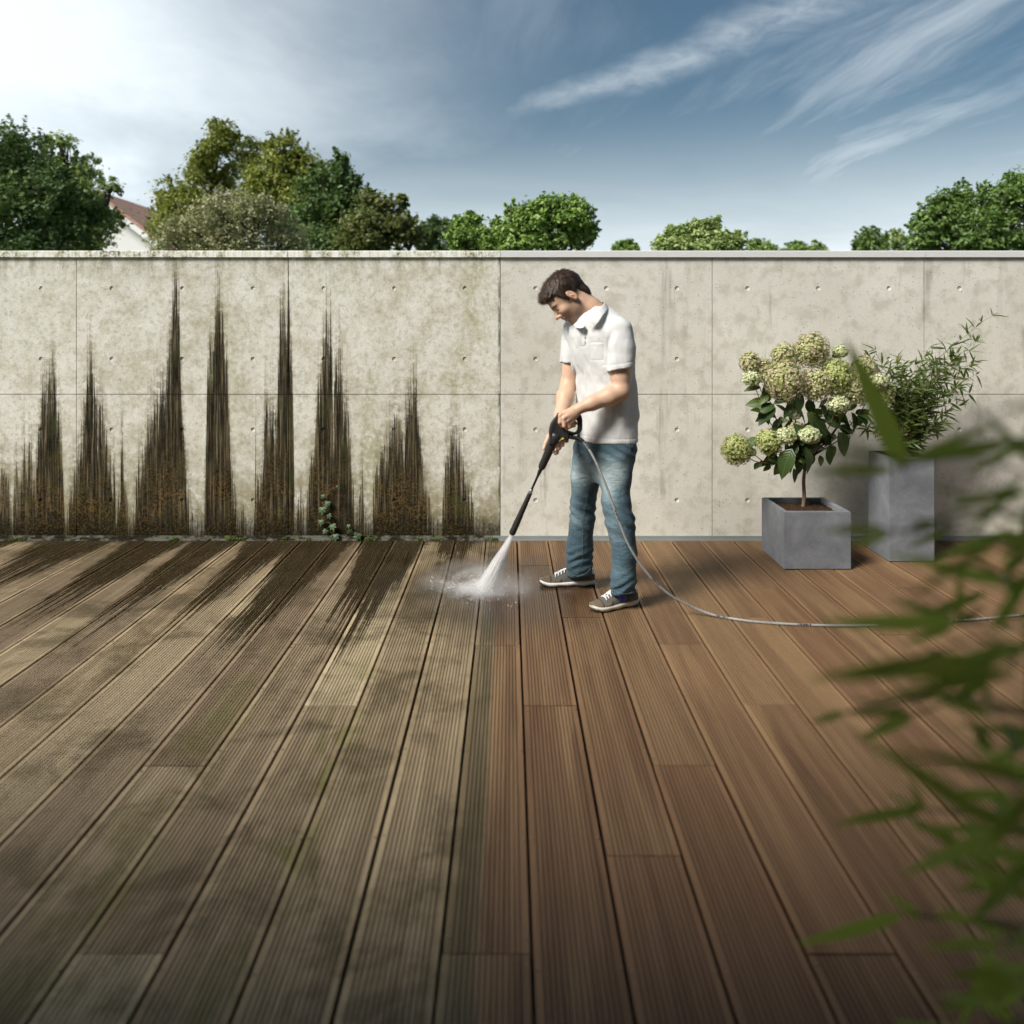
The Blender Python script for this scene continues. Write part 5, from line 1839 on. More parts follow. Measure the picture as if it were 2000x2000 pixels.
    S.F = np.minimum(TR, SLV) - hh * hh * kk_ * .25
    S.F += (.0055 * np.exp(-((TR - SLV) / .007) ** 2) * sm(S.ax[2], 1.50, 1.42)[None, None, :]).astype(np.float32)
    del TR, SLV, hh
    # sleeve ends: cut the sleeves only, outside the trunk
    for hm, r in ((hemN, .10), (hemF, .085)):
        lo, hi = hm - np.array([r, r, .14]), hm + np.array([r, r, .10])
        sl, P = S.region(lo, hi)
        z = P[..., 2]
        X = P[..., 0] - np.interp(z, zs, [bxx(q) for q in cu]); Yq = P[..., 1] - BY - .005
        A = np.interp(z, zs, aw); Bq = np.interp(z, zs, bd)
        ll = (X * LFT[0] + Yq * LFT[1]) / A; ff = (X * FWD[0] + Yq * FWD[1]) / Bq
        trunk = ((np.abs(ll) ** 2.25 + np.abs(ff) ** 2.25) ** (1 / 2.25) - 1) * np.minimum(A, Bq)
        below = hm[2] + (P[..., 0] - hm[0]) * .16 - z
        F = S.F[sl]
        S.F[sl] = np.where(trunk > .012, np.maximum(F, below), F)
    # neck opening and open placket
    S.cone(NECK + [-.002, -.004, -.035], hp(-.03, 0, -.03), .060, .062, .008, 'cut')
    fr = np.array([bxx(1168), BY, bz(640)]) + FWD * .118
    # cloth folds
    sl, P = S.region(S.lo, S.lo + S.h * S.n)
    z = P[..., 2]
    q = P @ np.stack([LFT, FWD, np.array([0, 0, 1.0])]).T
    amp = 0.0070 + 0.005 * sm(z, 1.20, .95)
    disp = amp * vnoise(q * np.array([13, 13, 5.0])) + .0050 * vnoise(q * np.array([9, 9, 20.0]) + np.array([0, 0, 1]) * 3 + q[..., 0:1] * 14)
    # tension folds from the armpit and down the front
    disp += .0040 * vnoise(np.stack([q[..., 0] * 16 + z * 13, q[..., 1] * 8, z * 4 - q[..., 0] * 3], -1) + 4) * np.exp(-((z - 1.16) / .10) ** 2)
    S.F[sl] += disp.astype(np.float32)
    sv, sq = S.mesh()
    sv = relax(sv, sq, 1, .4)
    # sewn details raised from the cloth: pocket, placket, hems
    sn = normals(sv, sq)
    pu = VPX + sv[:, 0] * FPX / sv[:, 1]; pv_ = VPY + (CAM_H - sv[:, 2]) * FPX / sv[:, 1]
    front = sn[:, 1] < -.05
    def boxm(u0, u1, v0, v1, sh=0.0, soft=1.3):
        uu = pu - (pv_ - v0) * sh
        return sm(uu, u0 - soft, u0 + soft) * sm(uu, u1 + soft, u1 - soft) * sm(pv_, v0 - soft, v0 + soft) * sm(pv_, v1 + soft, v1 - soft) * front
    disp_ = .0018 * boxm(1155, 1178, 670, 702, -.03) - .0012 * boxm(1152.5, 1181, 667.5, 704.5, -.03) + .0008 * boxm(1155, 1178, 670, 675, -.03)
    disp_ += .0030 * boxm(1138.5, 1144.5, 644, 675, -.06) - .0022 * boxm(1136, 1147, 644, 677.5, -.06)
    hemz = sv[:, 2] - .845
    disp_ += .0016 * sm(hemz, .022, .018) - .0012 * np.exp(-((hemz - .0225) / .003) ** 2)
    hd_ = sv[:, 2] - (hemN[2] + (sv[:, 0] - hemN[0]) * .16)
    armm = sm(np.linalg.norm((sv - hemN) * [1, 1, .5], axis=1), .10, .08)
    disp_ += armm * (.0014 * sm(hd_, .024, .020) - .0012 * np.exp(-((hd_ - .025) / .003) ** 2))
    sv = sv + sn * disp_[:, None]
    shirt = link('polo_shirt', mesh('polo_shirt', sv - np.array(root_loc), sq), M_SHIRT, man, Matrix.Translation(root_loc))
    shirt['label'] = 'white short-sleeved polo shirt'

    def snap(u, v, Y0=3.6, off=0.002):
        """point on the shirt seen at pixel u, v, lifted a little towards the viewer"""
        o = np.array([0, 0, CAM_H]); d = at(u, v, 1.0) - o
        r = (sv - o); t = r @ d / (d @ d)
        dist = np.linalg.norm(r - t[:, None] * d, axis=1)
        near = np.where(dist < .008)[0]
        if len(near) == 0:
            near = np.argsort(dist)[:4]
        tt = t[near].min()
        return o + d * (tt - off)

    m_btn = mat_plain('shirt_button', (0.66, 0.65, 0.62), 0.4)
    for v_ in (648, 658, 668):
        p = snap(1141.8, v_, off=.0018)
        vv = [p + np.array([.0042 * math.cos(q), 0, .0042 * math.sin(q)]) for q in np.arange(8) * PI / 4]
        mk('button', vv + [x + [0, -.002, 0] for x in vv], [tuple(range(8, 16))] + [(i, (i + 1) % 8, (i + 1) % 8 + 8, i + 8) for i in range(8)], m_btn, shirt, smooth=False)
    # collar: stand and two folded leaves round the neck
    def collar(ring_lo, ring_hi, name):
        n = len(ring_lo)
        v = [np.array(p) for p in ring_lo] + [np.array(p) for p in ring_hi]
        f = [(i, i + 1, i + 1 + n, i + n) for i in range(n - 1)]
        o = mk(name, np.array(v), f, M_SHIRT, shirt)
        md = o.modifiers.new('thick', 'SOLIDIFY'); md.thickness = .0035; md.offset = 0
        ms = o.modifiers.new('round', 'SUBSURF'); ms.levels = 1; ms.render_levels = 2
        return o
    # near side leaf, seen from outside: (pixel, depth) along the fold and along the free edge
    hi = [at(1144, 634, 3.925), at(1151, 624, 3.905), at(1161, 612, 3.905), at(1172, 600, 3.935), at(1180.5, 591, 3.985), at(1181, 588, 4.06), at(1172, 588.5, 4.125), at(1160, 596, 4.165)]
    lo = [at(1150, 630, 3.905), at(1165, 637, 3.885), at(1170.5, 627, 3.872), at(1180, 613, 3.895), at(1189, 604, 3.965), at(1190, 600, 4.06), at(1181, 600, 4.145), at(1165, 606, 4.195)]
    collar(lo, hi, 'collar')
    # far side leaf
    hi = [at(1143, 636, 3.945), at(1137, 630, 3.965), at(1131, 625.5, 4.01), at(1131, 620, 4.07), at(1140, 610, 4.13), at(1155, 600, 4.16)]
    lo = [at(1142, 640, 3.935), at(1129, 643, 3.935), at(1120, 638, 3.985), at(1119, 630, 4.075), at(1133, 616, 4.16), at(1158, 605, 4.185)]
    collar(lo, hi, 'collar')

    # ---------- jeans
    J = Field((0.20, 3.76, 0.02), (0.78, 4.42, 1.02), 0.0048)
    zj = [0.62, 0.70, 0.78, 0.86, 0.93]
    J.loft(zj, [bxx(q) for q in (1181, 1182, 1184, 1186, 1187)], [BY + .005] * 5, [.060, .125, .165, .166, .150], [.050, .088, .112, .108, .095], YAW)
    NL = [at(1209, 872, 3.985), at(1202.5, 935, 3.985), at(1203, 980, 3.965), at(1211, 1018, 3.945), at(1220, 1080, 3.935), at(1217.5, 1128, 3.935), at(1215.5, 1163, 3.935)]
    J.chain(NL, [.084, .078, .073, .071, .064, .0625, .0635], .04)
    FL = [at(1151, 872, 4.12), at(1143.5, 935, 4.16), at(1138, 985, 4.19), at(1137, 1016, 4.20), at(1132.5, 1066, 4.225), at(1131, 1100, 4.24), at(1131, 1128, 4.245)]
    J.chain(FL, [.084, .077, .067, .064, .069, .069, .070], .04)
    J.plane_cut(at(1215, 1157, 3.935), (.12, -.15, -1), (0.40, 3.76, .0), (.78, 4.10, .20))
    J.plane_cut(at(1131, 1124, 4.245), (.10, -.15, -1), (0.20, 4.10, .0), (.56, 4.42, .22))
    sl, P = J.region(J.lo, J.lo + J.h * J.n)
    z = P[..., 2]
    disp = .005 * vnoise(P * np.array([9, 9, 7.0])) + .0025 * vnoise(P * np.array([22, 22, 15.0]) + 9)
    def creases(zc, wid, fr_, amp, tilt, ph):
        return amp * np.exp(-((z - zc) / wid) ** 2) * np.sin(z * fr_ + P[..., 0] * tilt + ph + 4.5 * vnoise(P * 8))
    near = sm(P[..., 1] * -1, -4.12, -4.02)
    disp += near * (creases(.455, .08, 105, .0038, 60, 0) + creases(.11, .06, 130, .0050, -70, 1.3)) + (1 - near) * (creases(.43, .09, 100, .0034, 65, .6) + creases(.17, .06, 130, .0048, -60, 2.2))
    disp += creases(.80, .06, 95, .0030, 70, .4)
    J.F[sl] += disp.astype(np.float32)
    jv, jq = J.mesh()
    jv = relax(jv, jq, 1, .4)
    jn = normals(jv, jq)
    jme = mesh('jeans', jv - np.array(root_loc), jq)
    jme.materials.append(M_JEANS)
    z = jv[:, 2]
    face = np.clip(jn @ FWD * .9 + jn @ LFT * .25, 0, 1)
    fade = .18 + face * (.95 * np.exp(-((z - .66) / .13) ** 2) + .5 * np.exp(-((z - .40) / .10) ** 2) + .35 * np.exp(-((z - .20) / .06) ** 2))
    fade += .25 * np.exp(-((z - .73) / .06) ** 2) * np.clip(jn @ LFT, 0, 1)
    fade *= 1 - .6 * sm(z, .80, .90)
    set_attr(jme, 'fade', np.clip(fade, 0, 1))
    jeans = link('jeans', jme, None, man, Matrix.Translation(root_loc))
    jeans['label'] = 'faded blue jeans'

    def jsnap(u, v, off=.0015):
        o = np.array([0, 0, CAM_H]); d = at(u, v, 1.0) - o
        r = (jv - o); t = r @ d / (d @ d)
        dist = np.linalg.norm(r - t[:, None] * d, axis=1)
        near_ = np.where(dist < .008)[0]
        near_ = near_ if len(near_) else np.argsort(dist)[:4]
        return o + d * (t[near_].min() - off / 4)
    m_seam = mat_plain('jeans_stitching', (0.15, 0.20, 0.21), 0.9)
    seams = [[(1152, 860), (1153, 890), (1152, 930), (1146, 975), (1139.5, 1010), (1138, 1050), (1137, 1090), (1128, 1122)], [(1207, 852), (1207.5, 876)],
             [(1225, 855), (1229, 868), (1231, 884)], [(1108, 1116), (1118, 1123), (1130, 1125), (1145, 1119), (1154, 1110)], [(1195, 1152), (1207, 1157), (1220, 1160), (1234, 1158)]]
    sb = MB()
    for s in seams:
        pts = [jsnap(*q[:2]) for q in spline([(a_, b_, 0) for a_, b_ in s], 5)]
        sb.tube(pts, .0009, 5)
    mk('stitching', sb.v, sb.f, m_seam, jeans, kind='stuff')

    # ---------- shoes
    m_up = mat_plain('grey_suede', (0.098, 0.096, 0.088), 0.95, 0, 0.25, 40, 0.3, 0.003)
    m_toe = mat_plain('brown_suede', (0.125, 0.095, 0.064), 0.95, 0, 0.25, 40, 0.3, 0.003)
    m_white = mat_plain('white_trim', (0.78, 0.78, 0.76), 0.6, 0, 0.05, 30, 0.1)
    m_sole = mat_plain('cream_rubber_sole', (0.58, 0.55, 0.45), 0.7, 0, 0.12, 30, 0.15)
    m_solew = mat_plain('white_rubber_sole', (0.74, 0.74, 0.71), 0.7, 0, 0.06, 30, 0.15)
    m_out = mat_plain('black_outsole', (0.03, 0.032, 0.03), 0.8, 0, 0.2)
    m_blue = mat_plain('blue_stripe', (0.06, 0.10, 0.58), 0.7, 0, 0.15, 60)

    def shoe(heel, toe, lab, solemat, side):
        heel, toe = np.array(heel), np.array(toe)
        d = toe - heel; Ls = np.linalg.norm(d); d /= Ls
        s = np.array([-d[1], d[0], 0])   # towards the viewer
        t = empty_child('shoe', man, heel, lab)
        W = lambda q: np.interp(q, [0, .04, .15, .35, .55, .72, .86, .95, 1], [.018, .030, .036, .036, .043, .048, .044, .032, .010])
        def P(q, w, z): return heel + d * Ls * q + s * w + np.array([0, 0, z])
        N = 28
        qs = [0.5 - 0.5 * math.cos(PI * i / N) for i in range(N + 1)]
        def slab(z0f, z1f, grow, nm, mat):
            v, f = [], []
            for q in qs:
                w = W(q) + grow
                v += [P(q, w, z0f(q)), P(q, w + .001, z1f(q)), P(q, -w, z1f(q)), P(q, -w, z0f(q))]
            for i in range(N):
                a = i * 4
                for k in range(4):
                    f.append((a + k, a + (k + 1) % 4, a + 4 + (k + 1) % 4, a + 4 + k))
            f += [(0, 1, 2, 3)[::-1], tuple(N * 4 + k for k in range(4))]
            return mk(nm, np.array(v), f, mat, t)
        spring = lambda q: .012 * max(0, (q - .8) / .2) ** 2
        slab(lambda q: .0006 + spring(q), lambda q: .009 + spring(q) + .002 * math.sin(q * 22), .001, 'outsole', m_out)
        slab(lambda q: .009 + spring(q) + .002 * math.sin(q * 22), lambda q: .027 + spring(q) * .8 + .006 * (1 - q) ** 2, .004, 'midsole', solemat)
        # upper: arched sections
        TOP = lambda q: np.interp(q, [0, .05, .18, .30, .42, .55, .70, .85, .95, 1], [.072, .088, .085, .084, .092, .083, .060, .048, .038, .028])
        v, f = [], []
        A = 14
        for q in qs:
            w = W(q) + .001; zt_ = TOP(q)
            for k in range(A + 1):
                an = PI * k / A
                e = np.interp(q, [0, .3, .7, 1], [.55, .6, .8, .9])
                cx = math.copysign(abs(math.cos(an)) ** e, math.cos(an)); szn = abs(math.sin(an)) ** .85
                lean = np.interp(szn, [0, .5, 1], [1, .93, .62])
                v.append(P(q, w * cx * (lean if abs(cx) > .3 else 1), .022 + spring(q) * .8 + (zt_ - .022) * szn))
        n = A + 1
        for i in range(N):
            for k in range(A):
                f.append((i * n + k, i * n + k + 1, (i + 1) * n + k + 1, (i + 1) * n + k))
        f += [tuple(range(n)), tuple(N * n + k for k in range(n))[::-1]]
        up = np.array(v)
        mk('upper', up, f, m_up, t)
        def usurf(q, k, off=.0018):
            i = min(range(N + 1), key=lambda j: abs(qs[j] - q))
            k = int(np.clip(k, 0, A))
            p = up[i * n + k]
            c = P(qs[i], 0, .03)
            o = p - c
            return p + o / (np.linalg.norm(o) + 1e-9) * off
        def band(nm, quads, mat, off=.002):
            v2, f2 = [], []
            for (q0, q1, k0, k1, sl_) in quads:
                o = len(v2)
                kk_ = list(range(k0, k1 + 1)); m2 = 5
                for k in kk_:
                    for j in range(m2 + 1):
                        q = q0 + (q1 - q0) * j / m2 + sl_ * (k - k0)
                        qi = np.interp(np.clip(q, 0, 1), qs, range(N + 1)); i0 = int(min(qi, N - 1)); fr_ = qi - i0
                        p = up[i0 * n + k] * (1 - fr_) + up[(i0 + 1) * n + k] * fr_
                        c = P(np.clip(q, .05, .95), 0, .03); oo = p - c
                        v2.append(p + oo / (np.linalg.norm(oo) + 1e-9) * off)
                for a_ in range(len(kk_) - 1):
                    for j in range(m2):
                        b0 = o + a_ * (m2 + 1) + j
                        f2.append((b0, b0 + 1, b0 + m2 + 2, b0 + m2 + 1))
            ob = mk(nm, np.array(v2), f2, mat, t)
            md = ob.modifiers.new('thick', 'SOLIDIFY'); md.thickness = .002; md.offset = 0
            return ob
        band('toe_cap', [(.80, 1.0, 0, A, 0)], m_toe, .0015)
        band('side_panel', [(.62, .82, 0, 2, -.0), (.02, .26, 0, 2, 0)], m_toe, .0012)
        band('heel_tab', [(.0, .10, 5, A - 5, 0), (.0, .09, 3, 5, 0), (.0, .09, A - 5, A - 3, 0)], m_white, .003)
        if side > 0:
            band('stripe', [(.33, .375, 1, 6, .008)], m_blue, .0028)
            band('stripe', [(.41, .475, 1, 6, .008)], m_blue, .0028)
        # tongue and laces
        lb = MB()
        for j in range(5):
            q0 = .44 + j * .058
            for (ka, kb, dq) in ((4, 10, .045), (10, 4, .045)):
                pts = []
                for s_ in np.linspace(0, 1, 7):
                    k = ka + (kb - ka) * s_
                    q = q0 + dq * s_
                    i0 = int(k); fr_ = k - i0
                    p = usurf(q, i0, .004 + .002 * math.sin(PI * s_)) * (1 - fr_) + usurf(q, min(i0 + 1, A), .004 + .002 * math.sin(PI * s_)) * fr_
                    pts.append(p)
                lb.tube(pts, .0031, 6)
        mk('laces', lb.v, lb.f, m_white, t)
        # ankle inside the trouser leg
        sk = MB()
        sk.tube([P(.20, 0, .06), P(.19, 0, .10), P(.17, 0, .15)], [.034, .033, .036], 12)
        mk('sock', sk.v, sk.f, m_out, t)
        return t

    def empty_child(name, parent, loc, lab):
        o = bpy.data.objects.new(name, None); COL.objects.link(o)
        o.parent = parent; o.location = Vector(loc) - wloc(parent); o.empty_display_size = .05
        WLOC[o.name] = Vector(loc)
        o['label'] = lab
        return o

    h = at(1246, 0, 4.085); tt = at(1152, 0, 3.845)
    # near shoe stands on the deck: heel and toe from their contact points
    heel = np.array([(1243 - VPX) * 4.00 / FPX, 4.00, 0.0]); toe = np.array([(1154 - VPX) * 3.885 / FPX, 3.885, 0.0])
    shoe(heel, toe, 'grey suede trainer with cream sole and two blue stripes', m_sole, 1)
    heel = np.array([(1161 - VPX) * 4.30 / FPX, 4.30, 0.0]); toe = np.array([(1054 - VPX) * 4.285 / FPX, 4.285, 0.0])
    shoe(heel, toe, 'grey and brown suede trainer with white sole', m_solew, -1)
    return man


build_person()
# ------------------------------------------------------------------ spray lance, hose and water
M_BLACK = mat_plain('black_plastic', (0.026, 0.025, 0.026), 0.45, 0, 0.25, 80, 0.08, 0.001, 0.5)
M_BLACKM = mat_plain('black_rubber', (0.012, 0.012, 0.012), 0.6, 0, 0.2, 60, 0.1)
M_YEL = mat_plain('yellow_plastic', (0.75, 0.60, 0.02), 0.4, 0, 0.05)
M_STEEL = mat_plain('bright_steel', (0.72, 0.72, 0.72), 0.25, 0.9, 0.05)

GUN_Y = 3.868
NOZ_A = at(1085, 852, GUN_Y)
HIT = np.array([(950 - VPX) * 4.19 / FPX, 4.19, 0.0])


def lance_pt(t): return NOZ_A + (HIT - NOZ_A) * t


def build_lance():
    t = empty('spray_lance', NOZ_A, label='black pressure washer spray lance with yellow triggers held in both hands', cat='spray lance')
    px = lambda dx, dy: (1040 + dx * 0.07246, 770 + dy * 0.07246)
    outer = [(655, 545), (690, 500), (740, 505), (900, 520), (1100, 525), (1270, 525), (1315, 580), (1338, 680), (1338, 900), (1300, 1010), (1200, 1070), (1095, 1095), (985, 1085), (978, 1215), (880, 1190),
             (800, 1185), (700, 1215), (610, 1270), (560, 1340), (430, 1330), (455, 1200), (443, 1080), (445, 960), (480, 810), (545, 695), (620, 605)]
    inner = [(740, 610), (900, 640), (1080, 650), (1180, 690), (1213, 770), (1215, 900), (1165, 1018), (1040, 1005), (900, 945), (785, 850), (735, 735)]
    O = [at(*px(*p), GUN_Y) for p in outer]; I = [at(*px(*p), GUN_Y) for p in inner]
    O = spline(O + [O[0]], 3)[:-1]; I = spline(I + [I[0]], 3)[:-1]
    bm = bmesh.new()
    vo = [bm.verts.new(p) for p in O]; vi = [bm.verts.new(p) for p in I]
    eo = [bm.edges.new((vo[i], vo[(i + 1) % len(vo)])) for i in range(len(vo))]
    ei = [bm.edges.new((vi[i], vi[(i + 1) % len(vi)])) for i in range(len(vi))]
    bmesh.ops.triangle_fill(bm, use_beauty=True, edges=eo + ei)
    # thickness: full in the housing, slimmer in the loop
    top = {}
    fs = list(bm.faces)
    for v in vo + vi:
        top[v] = (bm.verts.new((v.co.x, GUN_Y - .020, v.co.z)), bm.verts.new((v.co.x, GUN_Y + .020, v.co.z)))
    # shrink the faces a little so the rim is rounded
    cen_o = np.mean([list(v.co) for v in vo], axis=0)
    def inset(ring, sgn):
        n = len(ring); out = []
        for i, v in enumerate(ring):
            a, b = ring[i - 1].co, ring[(i + 1) % n].co
            d = Vector((b.x - a.x, 0, b.z - a.z)).normalized()
            out.append(Vector((d.z, 0, -d.x)) * sgn)
        return out
    area = sum(O[i][0] * O[(i + 1) % len(O)][2] - O[(i + 1) % len(O)][0] * O[i][2] for i in range(len(O)))
    areai = sum(I[i][0] * I[(i + 1) % len(I)][2] - I[(i + 1) % len(I)][0] * I[i][2] for i in range(len(I)))
    no = inset(vo, -1 if area > 0 else 1); ni = inset(vi, 1 if areai > 0 else -1)
    side = {}
    for ring, nn in ((vo, no), (vi, ni)):
        for v, d in zip(ring, nn):
            f_, b_ = top[v]
            for q in (f_, b_):
                q.co.x += d.x * .005; q.co.z += d.z * .005
            side[v] = (bm.verts.new((v.co.x, GUN_Y - .013, v.co.z)), bm.verts.new((v.co.x, GUN_Y + .013, v.co.z)))
    for f in fs:
        vs = list(f.verts)
        bm.faces.new([top[v][0] for v in vs]); bm.faces.new([top[v][1] for v in vs][::-1])
    for ring in (vo, vi):
        n = len(ring)
        for i in range(n):
            a, b = ring[i], ring[(i + 1) % n]
            bm.faces.new((top[a][0], top[b][0], side[b][0], side[a][0]))
            bm.faces.new((side[a][0], side[b][0], side[b][1], side[a][1]))
            bm.faces.new((side[a][1], side[b][1], top[b][1], top[a][1]))
    bmesh.ops.delete(bm, geom=vo + vi, context='VERTS')
    bmesh.ops.recalc_face_normals(bm, faces=bm.faces)
    me = bpy.data.meshes.new('handle'); bm.to_mesh(me); bm.free()
    me.polygons.foreach_set('use_smooth', np.zeros(len(me.polygons), bool))
    hd = link('handle', me, M_BLACK, t)
    # fore grip, thin tube and nozzle along the line to the deck
    def seg(name, pts, mat, nseg=16):
        v, f = tube([lance_pt(a) for a, r in pts], [r for a, r in pts], nseg)
        o = mk(name, v, f, mat, t)
        return o
    def tv(v):            # parameter at which the lance line is seen at row v
        lo, hi = -.2, 1.0
        for _ in range(40):
            m_ = (lo + hi) / 2
            p = lance_pt(m_)
            if VPY + (CAM_H - p[2]) * FPX / p[1] < v: lo = m_
            else: hi = m_
        return lo
    seg('grip', [(tv(846), .026), (tv(852), .0285), (tv(866), .0255), (tv(880), .0225), (tv(885), .0215), (tv(910), .0195), (tv(914), .0170), (tv(916), .012)], M_BLACK)
    seg('tube', [(tv(914), .0105), (tv(920), .0100), (tv(932), .0062), (tv(961), .0056)], M_BLACKM, 12)
    seg('collar', [(tv(955.5), .0085), (tv(956), .0098), (tv(960), .0102), (tv(963), .0100)], M_STEEL)
    seg('nozzle', [(tv(961.5), .0100), (tv(964), .0122), (tv(982), .0126), (tv(984), .0134), (tv(1004), .0150), (tv(1006), .0156), (tv(1022), .0170), (tv(1034), .0170), (tv(1037.5), .0178), (tv(1041.5), .0168), (tv(1043), .0135)], M_BLACK, 20)
    # triggers
    def poly(name, pts, mat, y0, y1):
        p0 = [at(*px(*q), GUN_Y) for q in pts]
        n = len(p0)
        v = [(p[0], y0, p[2]) for p in p0] + [(p[0], y1, p[2]) for p in p0]
        f = [tuple(range(n))[::-1], tuple(range(n, 2 * n))] + [(i, (i + 1) % n, (i + 1) % n + n, i + n) for i in range(n)]
        bm2 = bmesh.new()
        vv = [bm2.verts.new(q) for q in v]
        for q in f: bm2.faces.new([vv[i] for i in q])
        bmesh.ops.recalc_face_normals(bm2, faces=bm2.faces)
        me2 = bpy.data.meshes.new(name); bm2.to_mesh(me2); bm2.free()
        return link(name, me2, mat, t)
    poly('trigger', [(1090, 715), (1160, 725), (1212, 780), (1218, 850), (1196, 820), (1180, 775), (1140, 745), (1085, 740)], M_YEL, GUN_Y - .012, GUN_Y + .012)
    poly('trigger_lock', [(735, 745), (775, 785), (830, 790), (815, 828), (770, 825), (745, 790)], M_YEL, GUN_Y - .0215, GUN_Y - .005)
    poly('safety_catch', [(790, 1150), (840, 1165), (815, 1205), (765, 1215)], M_YEL, GUN_Y - .0222, GUN_Y - .006)
    # raised lettering on the housing
    cu = bpy.data.curves.new('lettering', 'FONT')
    cu.body = 'KÄRCHER'
    cu.size = 0.0125; cu.extrude = 0.0006; cu.align_x = 'CENTER'; cu.align_y = 'CENTER'; cu.space_character = 1.1
    to = bpy.data.objects.new('lettering', cu); COL.objects.link(to)
    bpy.context.view_layer.update()
    me3 = bpy.data.meshes.new_from_object(to.evaluated_get(bpy.context.evaluated_depsgraph_get()))
    bpy.data.objects.remove(to)
    a, b = at(*px(505, 1050), GUN_Y), at(*px(610, 800), GUN_Y)
    d = Vector(b - a).normalized()
    nrm = Vector((0, -1, 0)); up = nrm.cross(d)
    M = basis(d, up, nrm, Vector((a + b) / 2) + Vector((0, -.0208, 0)))
    lt = link('lettering', me3, M_BLACKM, None, M)
    lt.parent = hd; lt.matrix_local = Matrix.Translation(-wloc(hd)) @ M
    return t


build_lance()


def build_hose():
    start = at(*((1040 + 1000 * .07246), (770 + 1130 * .07246)), GUN_Y - .002)
    m_h, g = new_mat('grey_hose')
    gen = g.attr('run', 2)
    P = g.pos()
    blk = g.m('FRACT', g.mul(gen, 2.6))
    prt = g.mul(g.m('LESS_THAN', blk, 0.16), g.m('GREATER_THAN', g.noise1(gen, 160, 2, .6), 0.44))
    dash = g.mul(g.m('GREATER_THAN', blk, 0.30), g.mul(g.m('LESS_THAN', blk, 0.72), g.m('GREATER_THAN', g.noise1(gen, 230, 1, .5), 0.56)))
    up = g.attr('side', 2)
    c = g.mix(g.noise(P, 40, 3, .6), (0.24, 0.24, 0.235), (0.34, 0.34, 0.33))
    mark = g.mul(g.mx(prt, g.mul(dash, .6)), up)
    c = g.mix(mark, c, (0.03, 0.03, 0.03))
    principled(g, c, 0.42, spec=0.5)
    s = 1.0352
    ctl = [(start, None)]
    pts = [start, start + [.012, -.012, -.004], at(1133, 858, 3.845), at(1146, 871, 3.825), at(1165, 905, 3.80), at(1186, 955, 3.78), at(1206, 1010, 3.775), at(1229, 1066, 3.775)]
    for (u, v) in ((1262, 1119), (1305, 1160), (1356, 1190)):
        # close to the deck: height blends down to the hose radius
        pass
    r = .0060
    def ground(u, v):
        Y = FPX * (CAM_H - r) / (v - VPY)
        return at(u, v, Y)
    pts += [at(1262, 1117, 3.785), at(1306, 1160, 3.80), at(1360, 1189, 3.82)]
    pts += [ground(u, v) for u, v in ((1412, 1206), (1470, 1214), (1540, 1219), (1620, 1222), (1700, 1222), (1790, 1218), (1880, 1212), (1960, 1205), (2040, 1197), (2200, 1180), (2500, 1150), (2800, 1140))]
    P_ = spline(pts, 8)
    for p in P_:
        p[2] = max(p[2], r + .0005)
    t = empty('hose', P_[-1], label='grey high-pressure hose curving from the lance across the deck', cat='hose')
    # strain relief ends where the grey hose begins
    k = 20
    v, f = tube(P_[k - 3:], r, 12)
    me = mesh('pipe', np.array(v), f)
    me.materials.append(m_h)
    L = np.concatenate([[0], np.cumsum([np.linalg.norm(P_[i + 1] - P_[i]) for i in range(k - 3, len(P_) - 1)])])
    n = len(P_) - k + 3
    run = np.repeat(L[:n], 12)
    vv = np.array(v); cen = np.repeat(np.array(P_[k - 3:]), 12, axis=0)
    sd = (vv - cen) @ np.array([0, -.8, .6]) / r
    set_attr(me, 'run', run); set_attr(me, 'side', np.clip((sd - .55) * 5, 0, 1))
    link('pipe', me, None, t)
    sr = MB()
    a = P_[:k + 1]
    rad = [.0105] * 3 + [.0098 - .0024 * i / (len(a) - 3) for i in range(len(a) - 3)]
    # ribbed spring sleeve
    fine = spline(a[3:], 4)
    rr_ = [np.interp(i, [0, len(fine) - 1], [.0112, .0088]) + (.0012 if (i // 2) % 2 else -.0006) for i in range(len(fine))]
    v, f = tube(fine, rr_, 12)
    mk('strain_relief', v, f, M_BLACKM, t)
    v, f = tube(a[:5], [.0105, .0108, .0108, .0095, .0085], 12)
    mk('connector', v, f, M_STEEL if False else M_BLACK, t)
    return t


build_hose()


